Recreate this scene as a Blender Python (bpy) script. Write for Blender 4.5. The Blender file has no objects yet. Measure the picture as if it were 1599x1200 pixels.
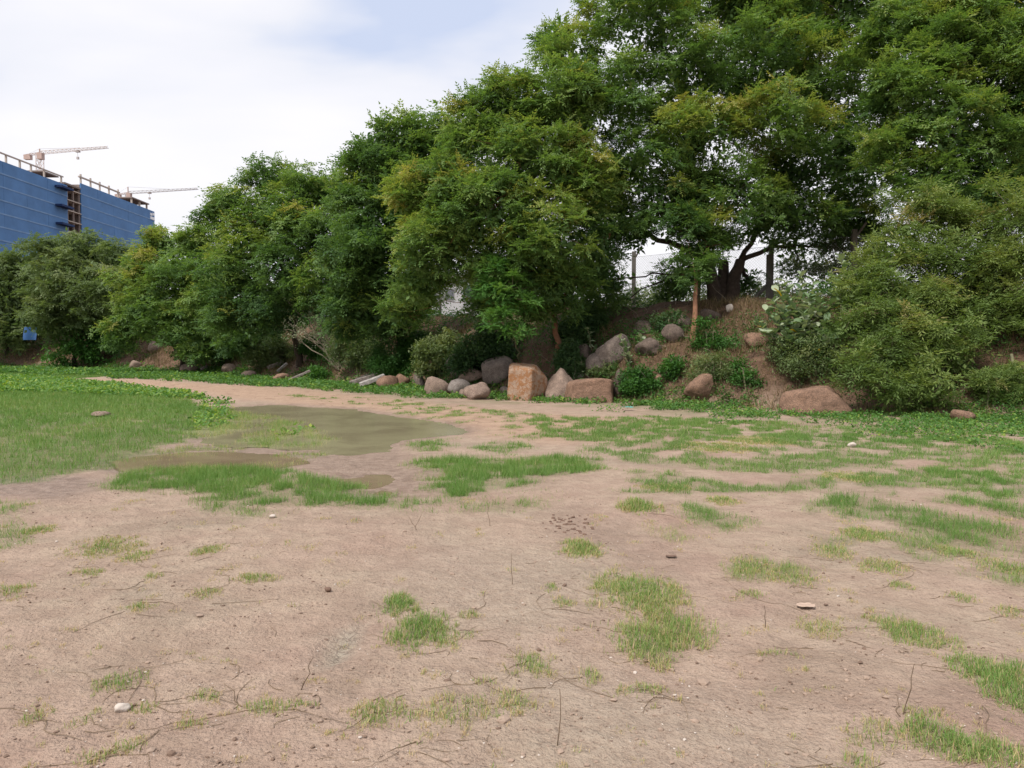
import bpy, math, random
import numpy as np
from mathutils import Vector, Matrix

# ------------------------------------------------------------------ camera
F = 1164.0
W0, H0 = 1599.0, 1200.0
CAM = np.array([0.0, 0.0, 1.55])
PITCH = math.atan(52 / F)
scene = bpy.context.scene
cam_data = bpy.data.cameras.new("camera")
cam_data.sensor_width = 36.0
cam_data.lens = 36.0 * F / W0
cam_data.clip_end = 6000
cam_data.clip_start = 0.05
cam = bpy.data.objects.new("camera", cam_data)
cam.location = CAM
cam.rotation_euler = (math.pi / 2 - PITCH, 0, 0)
scene.collection.objects.link(cam)
scene.camera = cam

# ------------------------------------------------------------------ world, sun, exposure
SUN_ELEV, SUN_AZ = math.radians(54), math.radians(-138)     # azimuth from +Y towards +X
world = bpy.data.worlds.new("World")
scene.world = world
world.use_nodes = True
wn, wl = world.node_tree.nodes, world.node_tree.links
wn.clear()
out = wn.new("ShaderNodeOutputWorld")
sky = wn.new("ShaderNodeTexSky")
sky.sky_type = 'NISHITA'
sky.sun_disc = False
sky.sun_elevation = SUN_ELEV
sky.sun_rotation = SUN_AZ
sky.dust_density = 3.0
bg1 = wn.new("ShaderNodeBackground"); bg1.inputs[1].default_value = 0.12
wl.new(sky.outputs[0], bg1.inputs[0])
tc = wn.new("ShaderNodeTexCoord")
mp = wn.new("ShaderNodeMapping"); mp.inputs['Scale'].default_value = (1.0, 1.0, 2.6)
mp.inputs['Location'].default_value = (2.5, 1.7, 3.22)
wl.new(tc.outputs['Generated'], mp.inputs[0])
nz = wn.new("ShaderNodeTexNoise"); nz.inputs['Scale'].default_value = 1.5
nz.inputs['Detail'].default_value = 5; nz.inputs['Roughness'].default_value = 0.45
nz.inputs['Distortion'].default_value = 0.4
wl.new(mp.outputs[0], nz.inputs['Vector'])
cr = wn.new("ShaderNodeValToRGB")
e = cr.color_ramp.elements
e[0].position = 0.34; e[0].color = (0.50, 0.56, 0.71, 1)
e[1].position = 0.57; e[1].color = (0.80, 0.785, 0.81, 1)
m_ = e.new(0.455); m_.color = (0.71, 0.715, 0.765, 1)
wl.new(nz.outputs[0], cr.inputs[0])
bg2 = wn.new("ShaderNodeBackground"); bg2.inputs[1].default_value = 0.88
wl.new(cr.outputs[0], bg2.inputs[0])
mx = wn.new("ShaderNodeMixShader"); mx.inputs[0].default_value = 0.93
wl.new(bg1.outputs[0], mx.inputs[1]); wl.new(bg2.outputs[0], mx.inputs[2])
wl.new(mx.outputs[0], out.inputs[0])

sd = bpy.data.lights.new("sun", 'SUN')
sd.energy = 2.7
sd.angle = math.radians(10)
sd.color = (1.0, 0.95, 0.87)
sun = bpy.data.objects.new("sun", sd)
scene.collection.objects.link(sun)
_dir = Vector((math.sin(SUN_AZ) * math.cos(SUN_ELEV), math.cos(SUN_AZ) * math.cos(SUN_ELEV), math.sin(SUN_ELEV)))
sun.rotation_euler = (-_dir).to_track_quat('-Z', 'Y').to_euler()
vs = scene.view_settings
vs.view_transform = 'Standard'
vs.look = 'None'
vs.exposure = 0.58
vs.gamma = 1.0
vs.use_curve_mapping = False
scene.cycles.max_bounces = 8
scene.cycles.diffuse_bounces = 4
scene.cycles.transmission_bounces = 4
scene.cycles.use_denoising = True

rng = np.random.default_rng(7)
COL = scene.collection

# ------------------------------------------------------------------ numpy noise
def _hash(ix, iy, iz, seed):
    n = (ix.astype(np.int64) * 374761393 + iy.astype(np.int64) * 668265263 + iz.astype(np.int64) * 2147483647 + seed * 1274126177) & 0xffffffff
    n = ((n ^ (n >> 13)) * 1274126177) & 0xffffffff
    n = ((n ^ (n >> 16)) * 2246822519) & 0xffffffff
    return ((n ^ (n >> 15)) & 0xffff) / 65535.0

def vnoise(x, y, z=None, seed=0):
    x = np.asarray(x, float); y = np.asarray(y, float)
    z = np.zeros_like(x) if z is None else np.asarray(z, float)
    ix, iy, iz = np.floor(x), np.floor(y), np.floor(z)
    fx, fy, fz = x - ix, y - iy, z - iz
    fx, fy, fz = (t * t * (3 - 2 * t) for t in (fx, fy, fz))
    r = 0
    for dx in (0, 1):
        for dy in (0, 1):
            for dz in (0, 1):
                w = (fx if dx else 1 - fx) * (fy if dy else 1 - fy) * (fz if dz else 1 - fz)
                r = r + w * _hash(ix + dx, iy + dy, iz + dz, seed)
    return r

def fbm(x, y, z=None, seed=0, octv=4):
    s, a, t = 0, 1.0, 0
    for o in range(octv):
        k = 2.03 ** o
        s = s + a * vnoise(np.asarray(x) * k, np.asarray(y) * k, None if z is None else np.asarray(z) * k, seed + o * 17)
        t += a; a *= 0.5
    return s / t

# ------------------------------------------------------------------ rays and terrain
def ray(px, py):
    cx, cz = (px - W0 / 2) / F, -(py - H0 / 2) / F
    c, s = math.cos(PITCH), math.sin(PITCH)
    return np.array([cx, c + cz * s, -s + cz * c])

def G(px, py, z=0.0):
    d = ray(px, py)
    return CAM + d * ((z - CAM[2]) / d[2])

def P(px, py, Y):
    d = ray(px, py)
    return CAM + d * (Y / d[1])

BASE = [(60.0, -18.0), (25.0, 8.0)] + [tuple(G(*p)[:2]) for p in
        [(1640, 657), (1599, 655), (1400, 648), (1250, 642), (1100, 634), (960, 627), (800, 619), (680, 612), (560, 601),
         (420, 592), (300, 585), (150, 580), (0, 577)]] + [(-110.0, 95.0), (-900.0, 330.0)]
BASE = np.array(BASE)

def sdist(x, y):
    """signed distance to the foot of the bank, positive on the bank's side"""
    x = np.asarray(x, float); y = np.asarray(y, float)
    best = np.full(x.shape, 1e9); sg = np.ones(x.shape)
    for (ax, ay), (bx, by) in zip(BASE[:-1], BASE[1:]):
        ex, ey = bx - ax, by - ay
        t = np.clip(((x - ax) * ex + (y - ay) * ey) / (ex * ex + ey * ey), 0, 1)
        qx, qy = x - (ax + t * ex), y - (ay + t * ey)
        d = np.hypot(qx, qy)
        s = np.where(ex * qy - ey * qx <= 0, 1.0, -1.0)
        up = d < best
        best = np.where(up, d, best); sg = np.where(up, s, sg)
    return best * sg

def wpoly(pts):
    return np.array([G(*p)[:2] for p in pts])

def inpoly(x, y, poly):
    ins = np.zeros(x.shape, bool)
    n = len(poly)
    for i in range(n):
        x1, y1 = poly[i]; x2, y2 = poly[(i + 1) % n]
        c = ((y1 > y) != (y2 > y)) & (x < (x2 - x1) * (y - y1) / (y2 - y1 + 1e-12) + x1)
        ins ^= c
    return ins

def edged(x, y, poly):
    """signed distance to polygon, positive inside"""
    d = np.full(x.shape, 1e9)
    n = len(poly)
    for i in range(n):
        a, b = poly[i], poly[(i + 1) % n]
        ex, ey = b - a
        t = np.clip(((x - a[0]) * ex + (y - a[1]) * ey) / (ex * ex + ey * ey + 1e-12), 0, 1)
        d = np.minimum(d, np.hypot(x - a[0] - t * ex, y - a[1] - t * ey))
    return np.where(inpoly(x, y, poly), d, -d)

def sstep(a, b, v):
    t = np.clip((v - a) / (b - a), 0, 1)
    return t * t * (3 - 2 * t)

POND = wpoly([(318, 648), (350, 636), (430, 631), (540, 637), (610, 648), (670, 658), (715, 667), (700, 674), (640, 676), (608, 684), (590, 697), (560, 706),
              (500, 700), (470, 694), (420, 690), (380, 692), (330, 690), (300, 672)])
PUD2 = wpoly([(215, 716), (280, 706), (340, 708), (420, 712), (452, 722), (400, 730), (300, 731), (230, 728)])
PUD3 = wpoly([(560, 746), (590, 743), (606, 752), (604, 768), (585, 767), (566, 758)])
PUD4 = wpoly([(-60, 757), (40, 752), (110, 755), (90, 768), (0, 771), (-60, 772)])
PONDS = [(POND, 0.09), (PUD2, 0.06), (PUD3, 0.05)]

def wobble(x, y):
    return 0.95 * (fbm(x * 1.3, y * 1.3, seed=5) - 0.5) + 0.16 * (fbm(x * 3, y * 3, seed=6) - 0.5)

HOLLOW = G(525, 1000)
BANK_H = 3.3

def h(x, y):
    x = np.asarray(x, float); y = np.asarray(y, float)
    s = sdist(x, y)
    sn = s + 0.9 * (fbm(x * 0.5, y * 0.5, seed=11) - 0.5)
    bank = BANK_H * (0.78 * sstep(0.0, 5.6, sn) + 0.22 * sstep(-0.2, 2.0, sn))
    bm = sstep(0.2, 1.2, s) * (1 - 0.6 * sstep(7, 10, s))
    bank = bank + bm * (0.55 * (fbm(x * 0.8, y * 0.8, seed=3) - 0.5) + 0.18 * (fbm(x * 3, y * 3, seed=4) - 0.5))
    near = np.exp(-np.hypot(x, y) / 25.0)
    f = 0.05 * (fbm(x * 0.5, y * 0.5, seed=21) - 0.5) * 2 * near + 0.034 * (fbm(x * 2.2, y * 2.2, seed=22) - 0.5) * 2 * near
    f = f + 0.012 * (fbm(x * 9, y * 9, seed=23, octv=3) - 0.5) * 2 * np.exp(-np.hypot(x, y) / 9.0)
    # wheel rut, lower right
    d = np.abs((x - 0.55 * (y - 4.0) - 1.55) * 0.86)
    f = f - 0.018 * np.exp(-(d / 0.16) ** 2) * sstep(9, 6, y) * sstep(1, 2, y)
    # hollow with grey mud
    hx, hy = (x - HOLLOW[0]), (y - HOLLOW[1])
    f = f - 0.055 * np.exp(-((hx - .03) / 0.10) ** 4 - (hy / 0.27) ** 4)
    for poly, dep in PONDS:
        lo, hi = poly.min(0) - 2, poly.max(0) + 2
        sel = (x > lo[0]) & (x < hi[0]) & (y > lo[1]) & (y < hi[1])
        if np.any(sel):
            if x.ndim == 0:
                sdv = edged(x.reshape(1), y.reshape(1), poly)[0] + wobble(x, y)
                k = sstep(-0.9, 0.35, sdv)
                f = f * (1 - k) + k * (-dep)
            else:
                sdv = edged(x[sel], y[sel], poly) + wobble(x[sel], y[sel])
                k = sstep(-0.9, 0.35, sdv)
                f = f.copy()
                f[sel] = f[sel] * (1 - k) + k * (-dep)
    return f + bank

def hit(px, py):
    d = ray(px, py)
    t = np.concatenate([np.linspace(1, 20, 700), np.linspace(20, 120, 2500)[1:]])
    q = CAM[None] + d[None] * (t[:, None] / d[1])
    g = q[:, 2] - h(q[:, 0], q[:, 1])
    i = np.argmax(g < 0) if np.any(g < 0) else len(t) - 1
    p = q[i].copy(); p[2] = float(h(p[0:1], p[1:2])[0])
    return p

def hz(x, y):
    return float(h(np.array([x]), np.array([y]))[0])

# ------------------------------------------------------------------ mesh helpers
def mesh_np(name, verts, faces, tint=None, smooth=False):
    """faces: list of (n,k) index arrays; tint: list of matching (n,) arrays"""
    me = bpy.data.meshes.new(name)
    verts = np.asarray(verts, np.float32)
    me.vertices.add(len(verts)); me.vertices.foreach_set("co", verts.ravel())
    li = np.concatenate([f.ravel() for f in faces]).astype(np.int32)
    tot = np.concatenate([np.full(len(f), f.shape[1], np.int32) for f in faces])
    st = np.concatenate([[0], np.cumsum(tot)[:-1]]).astype(np.int32)
    me.loops.add(len(li)); me.loops.foreach_set("vertex_index", li)
    me.polygons.add(len(tot)); me.polygons.foreach_set("loop_start", st)
    try:
        me.polygons.foreach_set("loop_total", tot)
    except Exception:
        pass
    me.polygons.foreach_set("use_smooth", np.full(len(tot), bool(smooth)))
    if tint is not None:
        at = me.attributes.new("tint", 'FLOAT', 'FACE')
        at.data.foreach_set("value", np.concatenate(tint).astype(np.float32))
    me.update(calc_edges=True)
    return me

class MB:
    def __init__(self):
        self.v = []; self.f = {3: [], 4: []}; self.n = 0
    def add(self, v, f):
        v = np.asarray(v, float); f = np.asarray(f, int)
        if f.ndim == 2:
            self.f[f.shape[1]].append(f + self.n)
        self.v.append(v); self.n += len(v)
    def box(self, c, sx, sy, sz, R=None):
        s = np.array([[-1, -1, -1], [1, -1, -1], [1, 1, -1], [-1, 1, -1], [-1, -1, 1], [1, -1, 1], [1, 1, 1], [-1, 1, 1]]) * 0.5
        v = s * np.array([sx, sy, sz])
        if R is not None:
            v = v @ np.asarray(R).T
        self.add(v + np.asarray(c), [[0, 3, 2, 1], [4, 5, 6, 7], [0, 1, 5, 4], [1, 2, 6, 5], [2, 3, 7, 6], [3, 0, 4, 7]])
        return self
    def tube(self, pts, rad, n=6, cap=True):
        pts = np.asarray(pts, float); m = len(pts)
        rad = np.broadcast_to(np.asarray(rad, float), (m,))
        tg = np.gradient(pts, axis=0); tg /= np.linalg.norm(tg, axis=1)[:, None] + 1e-9
        ref = np.array([0.13, 0.31, 0.94]) if abs(tg[0][2]) < 0.8 else np.array([0.9, 0.4, 0.1])
        u = np.cross(tg, ref); u /= np.linalg.norm(u, axis=1)[:, None] + 1e-9
        w = np.cross(tg, u)
        a = np.arange(n) * 2 * math.pi / n
        v = pts[:, None] + rad[:, None, None] * (np.cos(a)[None, :, None] * u[:, None] + np.sin(a)[None, :, None] * w[:, None])
        i = np.arange(m - 1)[:, None] * n; j = np.arange(n)[None]; k = (j + 1) % n
        f = np.stack([i + j, i + k, i + n + k, i + n + j], -1).reshape(-1, 4)
        self.add(v.reshape(-1, 3), f)
        return self
    def bar(self, a, b, r, n=4):
        return self.tube([a, b], [r, r], n)
    def build(self, name, mat, parent=None, smooth=False):
        fs = [np.concatenate(self.f[k]) for k in (3, 4) if self.f[k]]
        me = mesh_np(name, np.concatenate(self.v), fs, None, smooth)
        return link(name, me, mat, parent)

def link(name, me, mat, parent=None):
    o = bpy.data.objects.new(name, me)
    if mat is not None and len(me.materials) == 0:
        me.materials.append(mat)
    COL.objects.link(o)
    if parent is not None:
        o.parent = parent
        o.matrix_parent_inverse = Matrix.Translation(-Vector(parent.location)) if parent.parent is None else Matrix.Identity(4)
    return o

def empty(name, loc):
    o = bpy.data.objects.new(name, None)
    o.location = tuple(float(c) for c in loc); o.empty_display_size = 0.2
    COL.objects.link(o)
    return o

def tag(o, label=None, cat=None, group=None, kind=None):
    if label: o["label"] = label
    if cat: o["category"] = cat
    if group: o["group"] = group
    if kind: o["kind"] = kind
    return o

# ------------------------------------------------------------------ materials
def newmat(name):
    m = bpy.data.materials.new(name); m.use_nodes = True
    nt = m.node_tree; nt.nodes.clear()
    o = nt.nodes.new("ShaderNodeOutputMaterial")
    b = nt.nodes.new("ShaderNodeBsdfPrincipled")
    nt.links.new(b.outputs[0], o.inputs[0])
    return m, nt, b, o

def ramp(nt, src, stops):
    r = nt.nodes.new("ShaderNodeValToRGB")
    el = r.color_ramp.elements
    while len(el) > 1: el.remove(el[-1])
    for i, (p, c) in enumerate(stops):
        q = el[0] if i == 0 else el.new(p)
        q.position = p; q.color = (*c, 1)
    nt.links.new(src, r.inputs[0])
    return r.outputs[0]

def noise(nt, scale, detail=4, rough=0.55, coord='Object', dist=0.0):
    t = nt.nodes.new("ShaderNodeTexCoord")
    n = nt.nodes.new("ShaderNodeTexNoise")
    n.inputs['Scale'].default_value = scale; n.inputs['Detail'].default_value = detail
    n.inputs['Roughness'].default_value = rough; n.inputs['Distortion'].default_value = dist
    nt.links.new(t.outputs[coord], n.inputs['Vector'])
    return n.outputs[0]

def mixc(nt, fac, a, b, mode='MIX'):
    m = nt.nodes.new("ShaderNodeMix"); m.data_type = 'RGBA'; m.blend_type = mode
    for s, v in ((m.inputs[0], fac), (m.inputs[6], a), (m.inputs[7], b)):
        if hasattr(v, 'is_linked') or hasattr(v, 'links'):
            nt.links.new(v, s)
        elif isinstance(v, (int, float)):
            s.default_value = v
        else:
            s.default_value = (*v, 1)
    return m.outputs[2]

def math_(nt, op, a, b=None, c=None, clamp=False):
    m = nt.nodes.new("ShaderNodeMath"); m.operation = op; m.use_clamp = clamp
    for s, v in zip(m.inputs, (a, b, c)):
        if v is None: continue
        if hasattr(v, 'links'): nt.links.new(v, s)
        else: s.default_value = v
    return m.outputs[0]

def attr(nt, name):
    a = nt.nodes.new("ShaderNodeAttribute"); a.attribute_name = name
    return a.outputs['Fac']

def bump(nt, b, height, strength=0.4, dist=0.02):
    n = nt.nodes.new("ShaderNodeBump")
    n.inputs['Strength'].default_value = strength; n.inputs['Distance'].default_value = dist
    nt.links.new(height, n.inputs['Height']); nt.links.new(n.outputs[0], b.inputs['Normal'])

def leafmat(name, stops, trans=0.38, rough=0.55):
    m, nt, b, o = newmat(name)
    c = ramp(nt, attr(nt, "tint"), stops)
    nt.links.new(c, b.inputs['Base Color'])
    b.inputs['Roughness'].default_value = rough
    b.inputs['Specular IOR Level'].default_value = 0.25
    t = nt.nodes.new("ShaderNodeBsdfTranslucent")
    tcol = mixc(nt, 1.0, c, (1.25, 1.3, 0.6), 'MULTIPLY')
    nt.links.new(tcol, t.inputs[0])
    mxs = nt.nodes.new("ShaderNodeMixShader"); mxs.inputs[0].default_value = trans
    nt.links.new(b.outputs[0], mxs.inputs[1]); nt.links.new(t.outputs[0], mxs.inputs[2])
    nt.links.new(mxs.outputs[0], o.inputs[0])
    return m

M = {}
M['neem'] = leafmat('neem_leaf', [(0.0, (0.059, 0.123, 0.043)), (0.3, (0.103, 0.188, 0.055)), (0.55, (0.162, 0.257, 0.068)), (0.8, (0.262, 0.319, 0.075)), (1.0, (0.319, 0.302, 0.085))], 0.42)
M['dark_leaf'] = leafmat('dark_leaf', [(0.0, (0.036, 0.078, 0.034)), (0.5, (0.068, 0.136, 0.052)), (1.0, (0.129, 0.189, 0.073))])
M['grey_leaf'] = leafmat('grey_green_leaf', [(0.0, (0.073, 0.122, 0.048)), (0.5, (0.147, 0.203, 0.081)), (1.0, (0.260, 0.284, 0.122))])
M['pale_leaf'] = leafmat('narrow_pale_leaf', [(0.0, (0.079, 0.136, 0.037)), (0.5, (0.157, 0.229, 0.064)), (0.85, (0.250, 0.294, 0.086)), (1.0, (0.315, 0.272, 0.114))])
M['bright_leaf'] = leafmat('bright_leaf', [(0.0, (0.044, 0.119, 0.027)), (0.5, (0.081, 0.200, 0.044)), (1.0, (0.150, 0.275, 0.062))])
M['weed'] = leafmat('weed_leaf', [(0.0, (0.061, 0.145, 0.034)), (0.5, (0.103, 0.224, 0.055)), (0.8, (0.206, 0.327, 0.061)), (1.0, (0.327, 0.399, 0.085))])
M['milkweed'] = leafmat('milkweed_leaf', [(0.0, (0.108, 0.180, 0.090)), (0.6, (0.192, 0.276, 0.144)), (0.9, (0.324, 0.384, 0.252)), (0.97, (0.396, 0.444, 0.300)), (1.0, (0.744, 0.504, 0.036))], 0.25)
M['grass'] = leafmat('grass_blade', [(0.0, (0.070, 0.154, 0.032)), (0.4, (0.136, 0.258, 0.059)), (0.7, (0.228, 0.316, 0.095)), (0.88, (0.398, 0.368, 0.169)), (1.0, (0.530, 0.398, 0.236))], 0.3)
M['straw'] = leafmat('dry_grass_blade', [(0.0, (0.07, 0.09, 0.03)), (0.3, (0.15, 0.12, 0.055)), (0.65, (0.26, 0.18, 0.10)), (1.0, (0.40, 0.29, 0.18))], 0.2)
M['pale_twig_leaf'] = leafmat('whitish_leaf', [(0.0, (0.14, 0.17, 0.09)), (1.0, (0.36, 0.38, 0.27))], 0.25)

def simple(name, col, rough=0.8, var=0.25, scale=6.0, bmp=0.3, bd=0.02, col2=None, spec=0.3):
    m, nt, b, o = newmat(name)
    n = noise(nt, scale, 5, 0.6)
    c2 = col2 if col2 else tuple(c * (1 - var) for c in col)
    c = ramp(nt, n, [(0.32, c2), (0.68, col)])
    nt.links.new(c, b.inputs['Base Color'])
    b.inputs['Roughness'].default_value = rough
    b.inputs['Specular IOR Level'].default_value = spec
    if bmp: bump(nt, b, noise(nt, scale * 4, 4, 0.6), bmp, bd)
    return m

M['bark'] = simple('dark_bark', (0.085, 0.062, 0.048), 0.9, 0.5, 9, 0.7, 0.03)
M['red_bark'] = simple('reddish_bark', (0.27, 0.135, 0.080), 0.9, 0.35, 9, 0.5, 0.02)
M['twig'] = simple('pale_twig', (0.32, 0.27, 0.20), 0.85, 0.35, 12, 0, 0.01)
M['stem'] = simple('green_brown_stem', (0.20, 0.19, 0.11), 0.8, 0.4, 12, 0, 0.01)
M['concrete'] = simple('weathered_concrete', (0.20, 0.185, 0.165), 0.9, 0.35, 3, 0.3, 0.02)
M['pale_concrete'] = simple('raw_concrete', (0.48, 0.42, 0.37), 0.9, 0.2, 0.3, 0, 0.02)
M['brown_concrete'] = simple('shaded_concrete', (0.26, 0.21, 0.19), 0.9, 0.25, 0.4, 0, 0.02)  # darker copy of the raw concrete, with shade put into its colour
M['wire'] = simple('galvanised_wire', (0.36, 0.36, 0.35), 0.5, 0.2, 20, 0, 0.01)
M['net'] = simple('blue_safety_net', (0.098, 0.225, 0.46), 0.75, 0.20, 0.25, 0, 0.02)
M['net_pale'] = simple('pale_blue_net_over_slab', (0.19, 0.325, 0.54), 0.8, 0.25, 0.4, 0, 0.02)
M['net_dark'] = simple('dark_blue_net', (0.02, 0.045, 0.13), 0.8, 0.2, 0.4, 0, 0.02)
M['podium'] = simple('grey_blue_panel', (0.13, 0.165, 0.26), 0.8, 0.2, 0.5, 0, 0.02)
M['glass'] = simple('pale_glass', (0.75, 0.78, 0.82), 0.25, 0.1, 0.5, 0, 0.02)
M['crane_red'] = simple('hazed_red_crane_paint', (0.50, 0.37, 0.33), 0.6, 0.2, 0.6, 0, 0.02)  # red paled in the colour itself to stand in for distance haze
M['crane_white'] = simple('crane_pale_paint', (0.66, 0.55, 0.50), 0.6, 0.2, 0.6, 0, 0.02)
M['crane_grey'] = simple('crane_grey_paint', (0.48, 0.44, 0.43), 0.6, 0.2, 0.6, 0, 0.02)
M['plaster'] = simple('pale_plaster', (0.52, 0.52, 0.53), 0.9, 0.12, 0.6, 0, 0.02)
M['window_dark'] = simple('dark_window', (0.10, 0.11, 0.13), 0.3, 0.2, 0.6, 0, 0.02)
M['tarp'] = simple('blue_tarpaulin', (0.05, 0.14, 0.36), 0.5, 0.25, 1.5, 0.2, 0.02)
M['teal'] = simple('teal_plastic', (0.10, 0.45, 0.40), 0.4, 0.2, 12, 0, 0.01)
M['white_stone'] = simple('chalky_stone', (0.56, 0.49, 0.43), 0.9, 0.2, 30, 0.4, 0.005)
M['clod'] = simple('dark_soil_clod', (0.21, 0.135, 0.10), 0.95, 0.35, 30, 0.6, 0.01)
M['dry_leaf'] = simple('dry_leaf', (0.50, 0.37, 0.29), 0.8, 0.3, 30, 0, 0.005)

def rockmat(name, a, b_, stain=None, scale=5.0, st_lo=0.47, spot=(0.06, 0.05, 0.045)):
    m, nt, b, o = newmat(name)
    n1 = noise(nt, scale, 7, 0.65)
    c = ramp(nt, n1, [(0.36, b_), (0.60, a), (0.70, tuple(min(.8, q * 1.18) for q in a))])
    n2 = noise(nt, scale * 9, 4, 0.7)
    c = mixc(nt, math_(nt, 'MULTIPLY', ramp(nt, n2, [(0.40, (1, 1, 1)), (0.56, (0, 0, 0))]), 0.60), c, spot)
    n4 = noise(nt, scale * 0.45, 5, 0.6, dist=1.0)
    c = mixc(nt, math_(nt, 'MULTIPLY', ramp(nt, n4, [(0.48, (0, 0, 0)), (0.64, (1, 1, 1))]), 0.35), c, tuple(x * 0.55 for x in b_))
    if stain:
        n3 = noise(nt, scale * 1.1, 6, 0.72, dist=0.6)
        f = math_(nt, 'MULTIPLY', ramp(nt, n3, [(st_lo, (0, 0, 0)), (st_lo + 0.10, (1, 1, 1))]), 0.85)
        c = mixc(nt, f, c, stain)
    nt.links.new(c, b.inputs['Base Color'])
    b.inputs['Roughness'].default_value = 0.92
    b.inputs['Specular IOR Level'].default_value = 0.2
    bump(nt, b, noise(nt, scale * 5, 8, 0.7), 0.9, 0.06)
    return m

M['rock_pink'] = rockmat('weathered_pink_granite', (0.41, 0.30, 0.24), (0.27, 0.195, 0.155))
M['rock_grey'] = rockmat('grey_granite', (0.31, 0.25, 0.215), (0.19, 0.15, 0.13))
M['rock_brown'] = rockmat('earthy_brown_rock', (0.37, 0.225, 0.155), (0.24, 0.145, 0.10))
M['rock_dark'] = rockmat('dark_and_shade_toned_rock', (0.22, 0.165, 0.135), (0.12, 0.09, 0.075))  # dark rock; also puts the bank's shade into the slope rocks' colour
M['rock_stain'] = rockmat('pale_granite_with_orange_stain', (0.50, 0.37, 0.28), (0.40, 0.28, 0.20), (0.31, 0.140, 0.055), 5.5, 0.455, (0.2, 0.12, 0.08))
M['slab'] = rockmat('grey_stone_slab', (0.40, 0.35, 0.32), (0.26, 0.21, 0.19), None, 7)
M['slab_pale'] = rockmat('pale_stone_slab', (0.60, 0.56, 0.54), (0.42, 0.38, 0.36), None, 7)

# ground -------------------------------------------------------------------
def groundmat():
    m, nt, b, o = newmat('field_soil')
    big = noise(nt, 0.55, 5, 0.6)
    c = ramp(nt, big, [(0.34, (0.385, 0.262, 0.205)), (0.44, (0.440, 0.322, 0.250)), (0.56, (0.440, 0.336, 0.255)), (0.66, (0.360, 0.285, 0.215))])
    mid = noise(nt, 3.5, 6, 0.65)
    c = mixc(nt, math_(nt, 'MULTIPLY', ramp(nt, mid, [(0.40, (1, 1, 1)), (0.60, (0, 0, 0))]), 0.42), c, (0.275, 0.185, 0.14))
    dp = noise(nt, 0.9, 7, 0.62, dist=0.7)
    c = mixc(nt, math_(nt, 'MULTIPLY', ramp(nt, dp, [(0.54, (0, 0, 0)), (0.66, (1, 1, 1))]), 0.55), c, (0.275, 0.20, 0.15))
    c = mixc(nt, attr(nt, 'sand'), c, ramp(nt, noise(nt, 2.0, 6, 0.65), [(0.35, (0.375, 0.250, 0.178)), (0.65, (0.475, 0.332, 0.238))]))
    fl_ = noise(nt, 3.2, 6, 0.68, dist=0.5)
    c = mixc(nt, math_(nt, 'MULTIPLY', math_(nt, 'MULTIPLY', ramp(nt, fl_, [(0.56, (0, 0, 0)), (0.63, (1, 1, 1))]), 0.7), attr(nt, 'sand')), c, (0.20, 0.125, 0.082))
    c = mixc(nt, attr(nt, 'mud'), c, ramp(nt, noise(nt, 6.0, 5, 0.65), [(0.38, (0.215, 0.148, 0.112)), (0.62, (0.345, 0.252, 0.200))]))
    c = mixc(nt, attr(nt, 'grey'), c, ramp(nt, noise(nt, 14.0, 5, 0.65), [(0.38, (0.32, 0.265, 0.205)), (0.62, (0.42, 0.36, 0.285))]))
    vo = nt.nodes.new("ShaderNodeTexVoronoi"); vo.feature = 'DISTANCE_TO_EDGE'; vo.inputs['Scale'].default_value = 17
    tco = nt.nodes.new("ShaderNodeTexCoord"); nt.links.new(tco.outputs['Object'], vo.inputs['Vector'])
    ck = math_(nt, 'MULTIPLY', ramp(nt, vo.outputs['Distance'], [(0.03, (1, 1, 1)), (0.09, (0, 0, 0))]), attr(nt, 'crack'))
    c = mixc(nt, math_(nt, 'MULTIPLY', ck, 0.7), c, (0.13, 0.10, 0.08))
    c = mixc(nt, attr(nt, 'green'), c, ramp(nt, noise(nt, 9.0, 5, 0.7), [(0.36, (0.095, 0.135, 0.042)), (0.64, (0.20, 0.195, 0.090))]))
    c = mixc(nt, attr(nt, 'bank'), c, ramp(nt, noise(nt, 3.0, 8, 0.72), [(0.30, (0.055, 0.033, 0.022)), (0.5, (0.120, 0.070, 0.045)), (0.70, (0.20, 0.125, 0.080))]))  # dark bank soil, albedo lowered further to carry the shade under the trees
    # grit: fine speckle of dark and pale grains
    g1 = noise(nt, 60, 3, 0.7)
    c = mixc(nt, math_(nt, 'MULTIPLY', ramp(nt, g1, [(0.36, (1, 1, 1)), (0.46, (0, 0, 0))]), 0.45), c, (0.17, 0.11, 0.08))
    g2 = noise(nt, 85, 2, 0.6)
    c = mixc(nt, math_(nt, 'MULTIPLY', ramp(nt, g2, [(0.60, (0, 0, 0)), (0.70, (1, 1, 1))]), 0.35), c, (0.55, 0.42, 0.33))
    g3 = noise(nt, 19, 5, 0.75)
    c = mixc(nt, math_(nt, 'MULTIPLY', ramp(nt, g3, [(0.33, (1, 1, 1)), (0.44, (0, 0, 0))]), 0.40), c, (0.19, 0.125, 0.09))
    nt.links.new(c, b.inputs['Base Color'])
    r = math_(nt, 'MULTIPLY_ADD', attr(nt, 'mud'), -0.42, 0.95)
    nt.links.new(r, b.inputs['Roughness'])
    b.inputs['Specular IOR Level'].default_value = 0.25
    hh = math_(nt, 'ADD', math_(nt, 'MULTIPLY', noise(nt, 7, 7, 0.65), 1.0), math_(nt, 'MULTIPLY', noise(nt, 45, 4, 0.7), 0.30))
    bump(nt, b, hh, 1.0, 0.075)
    return m
M['ground'] = groundmat()

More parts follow.
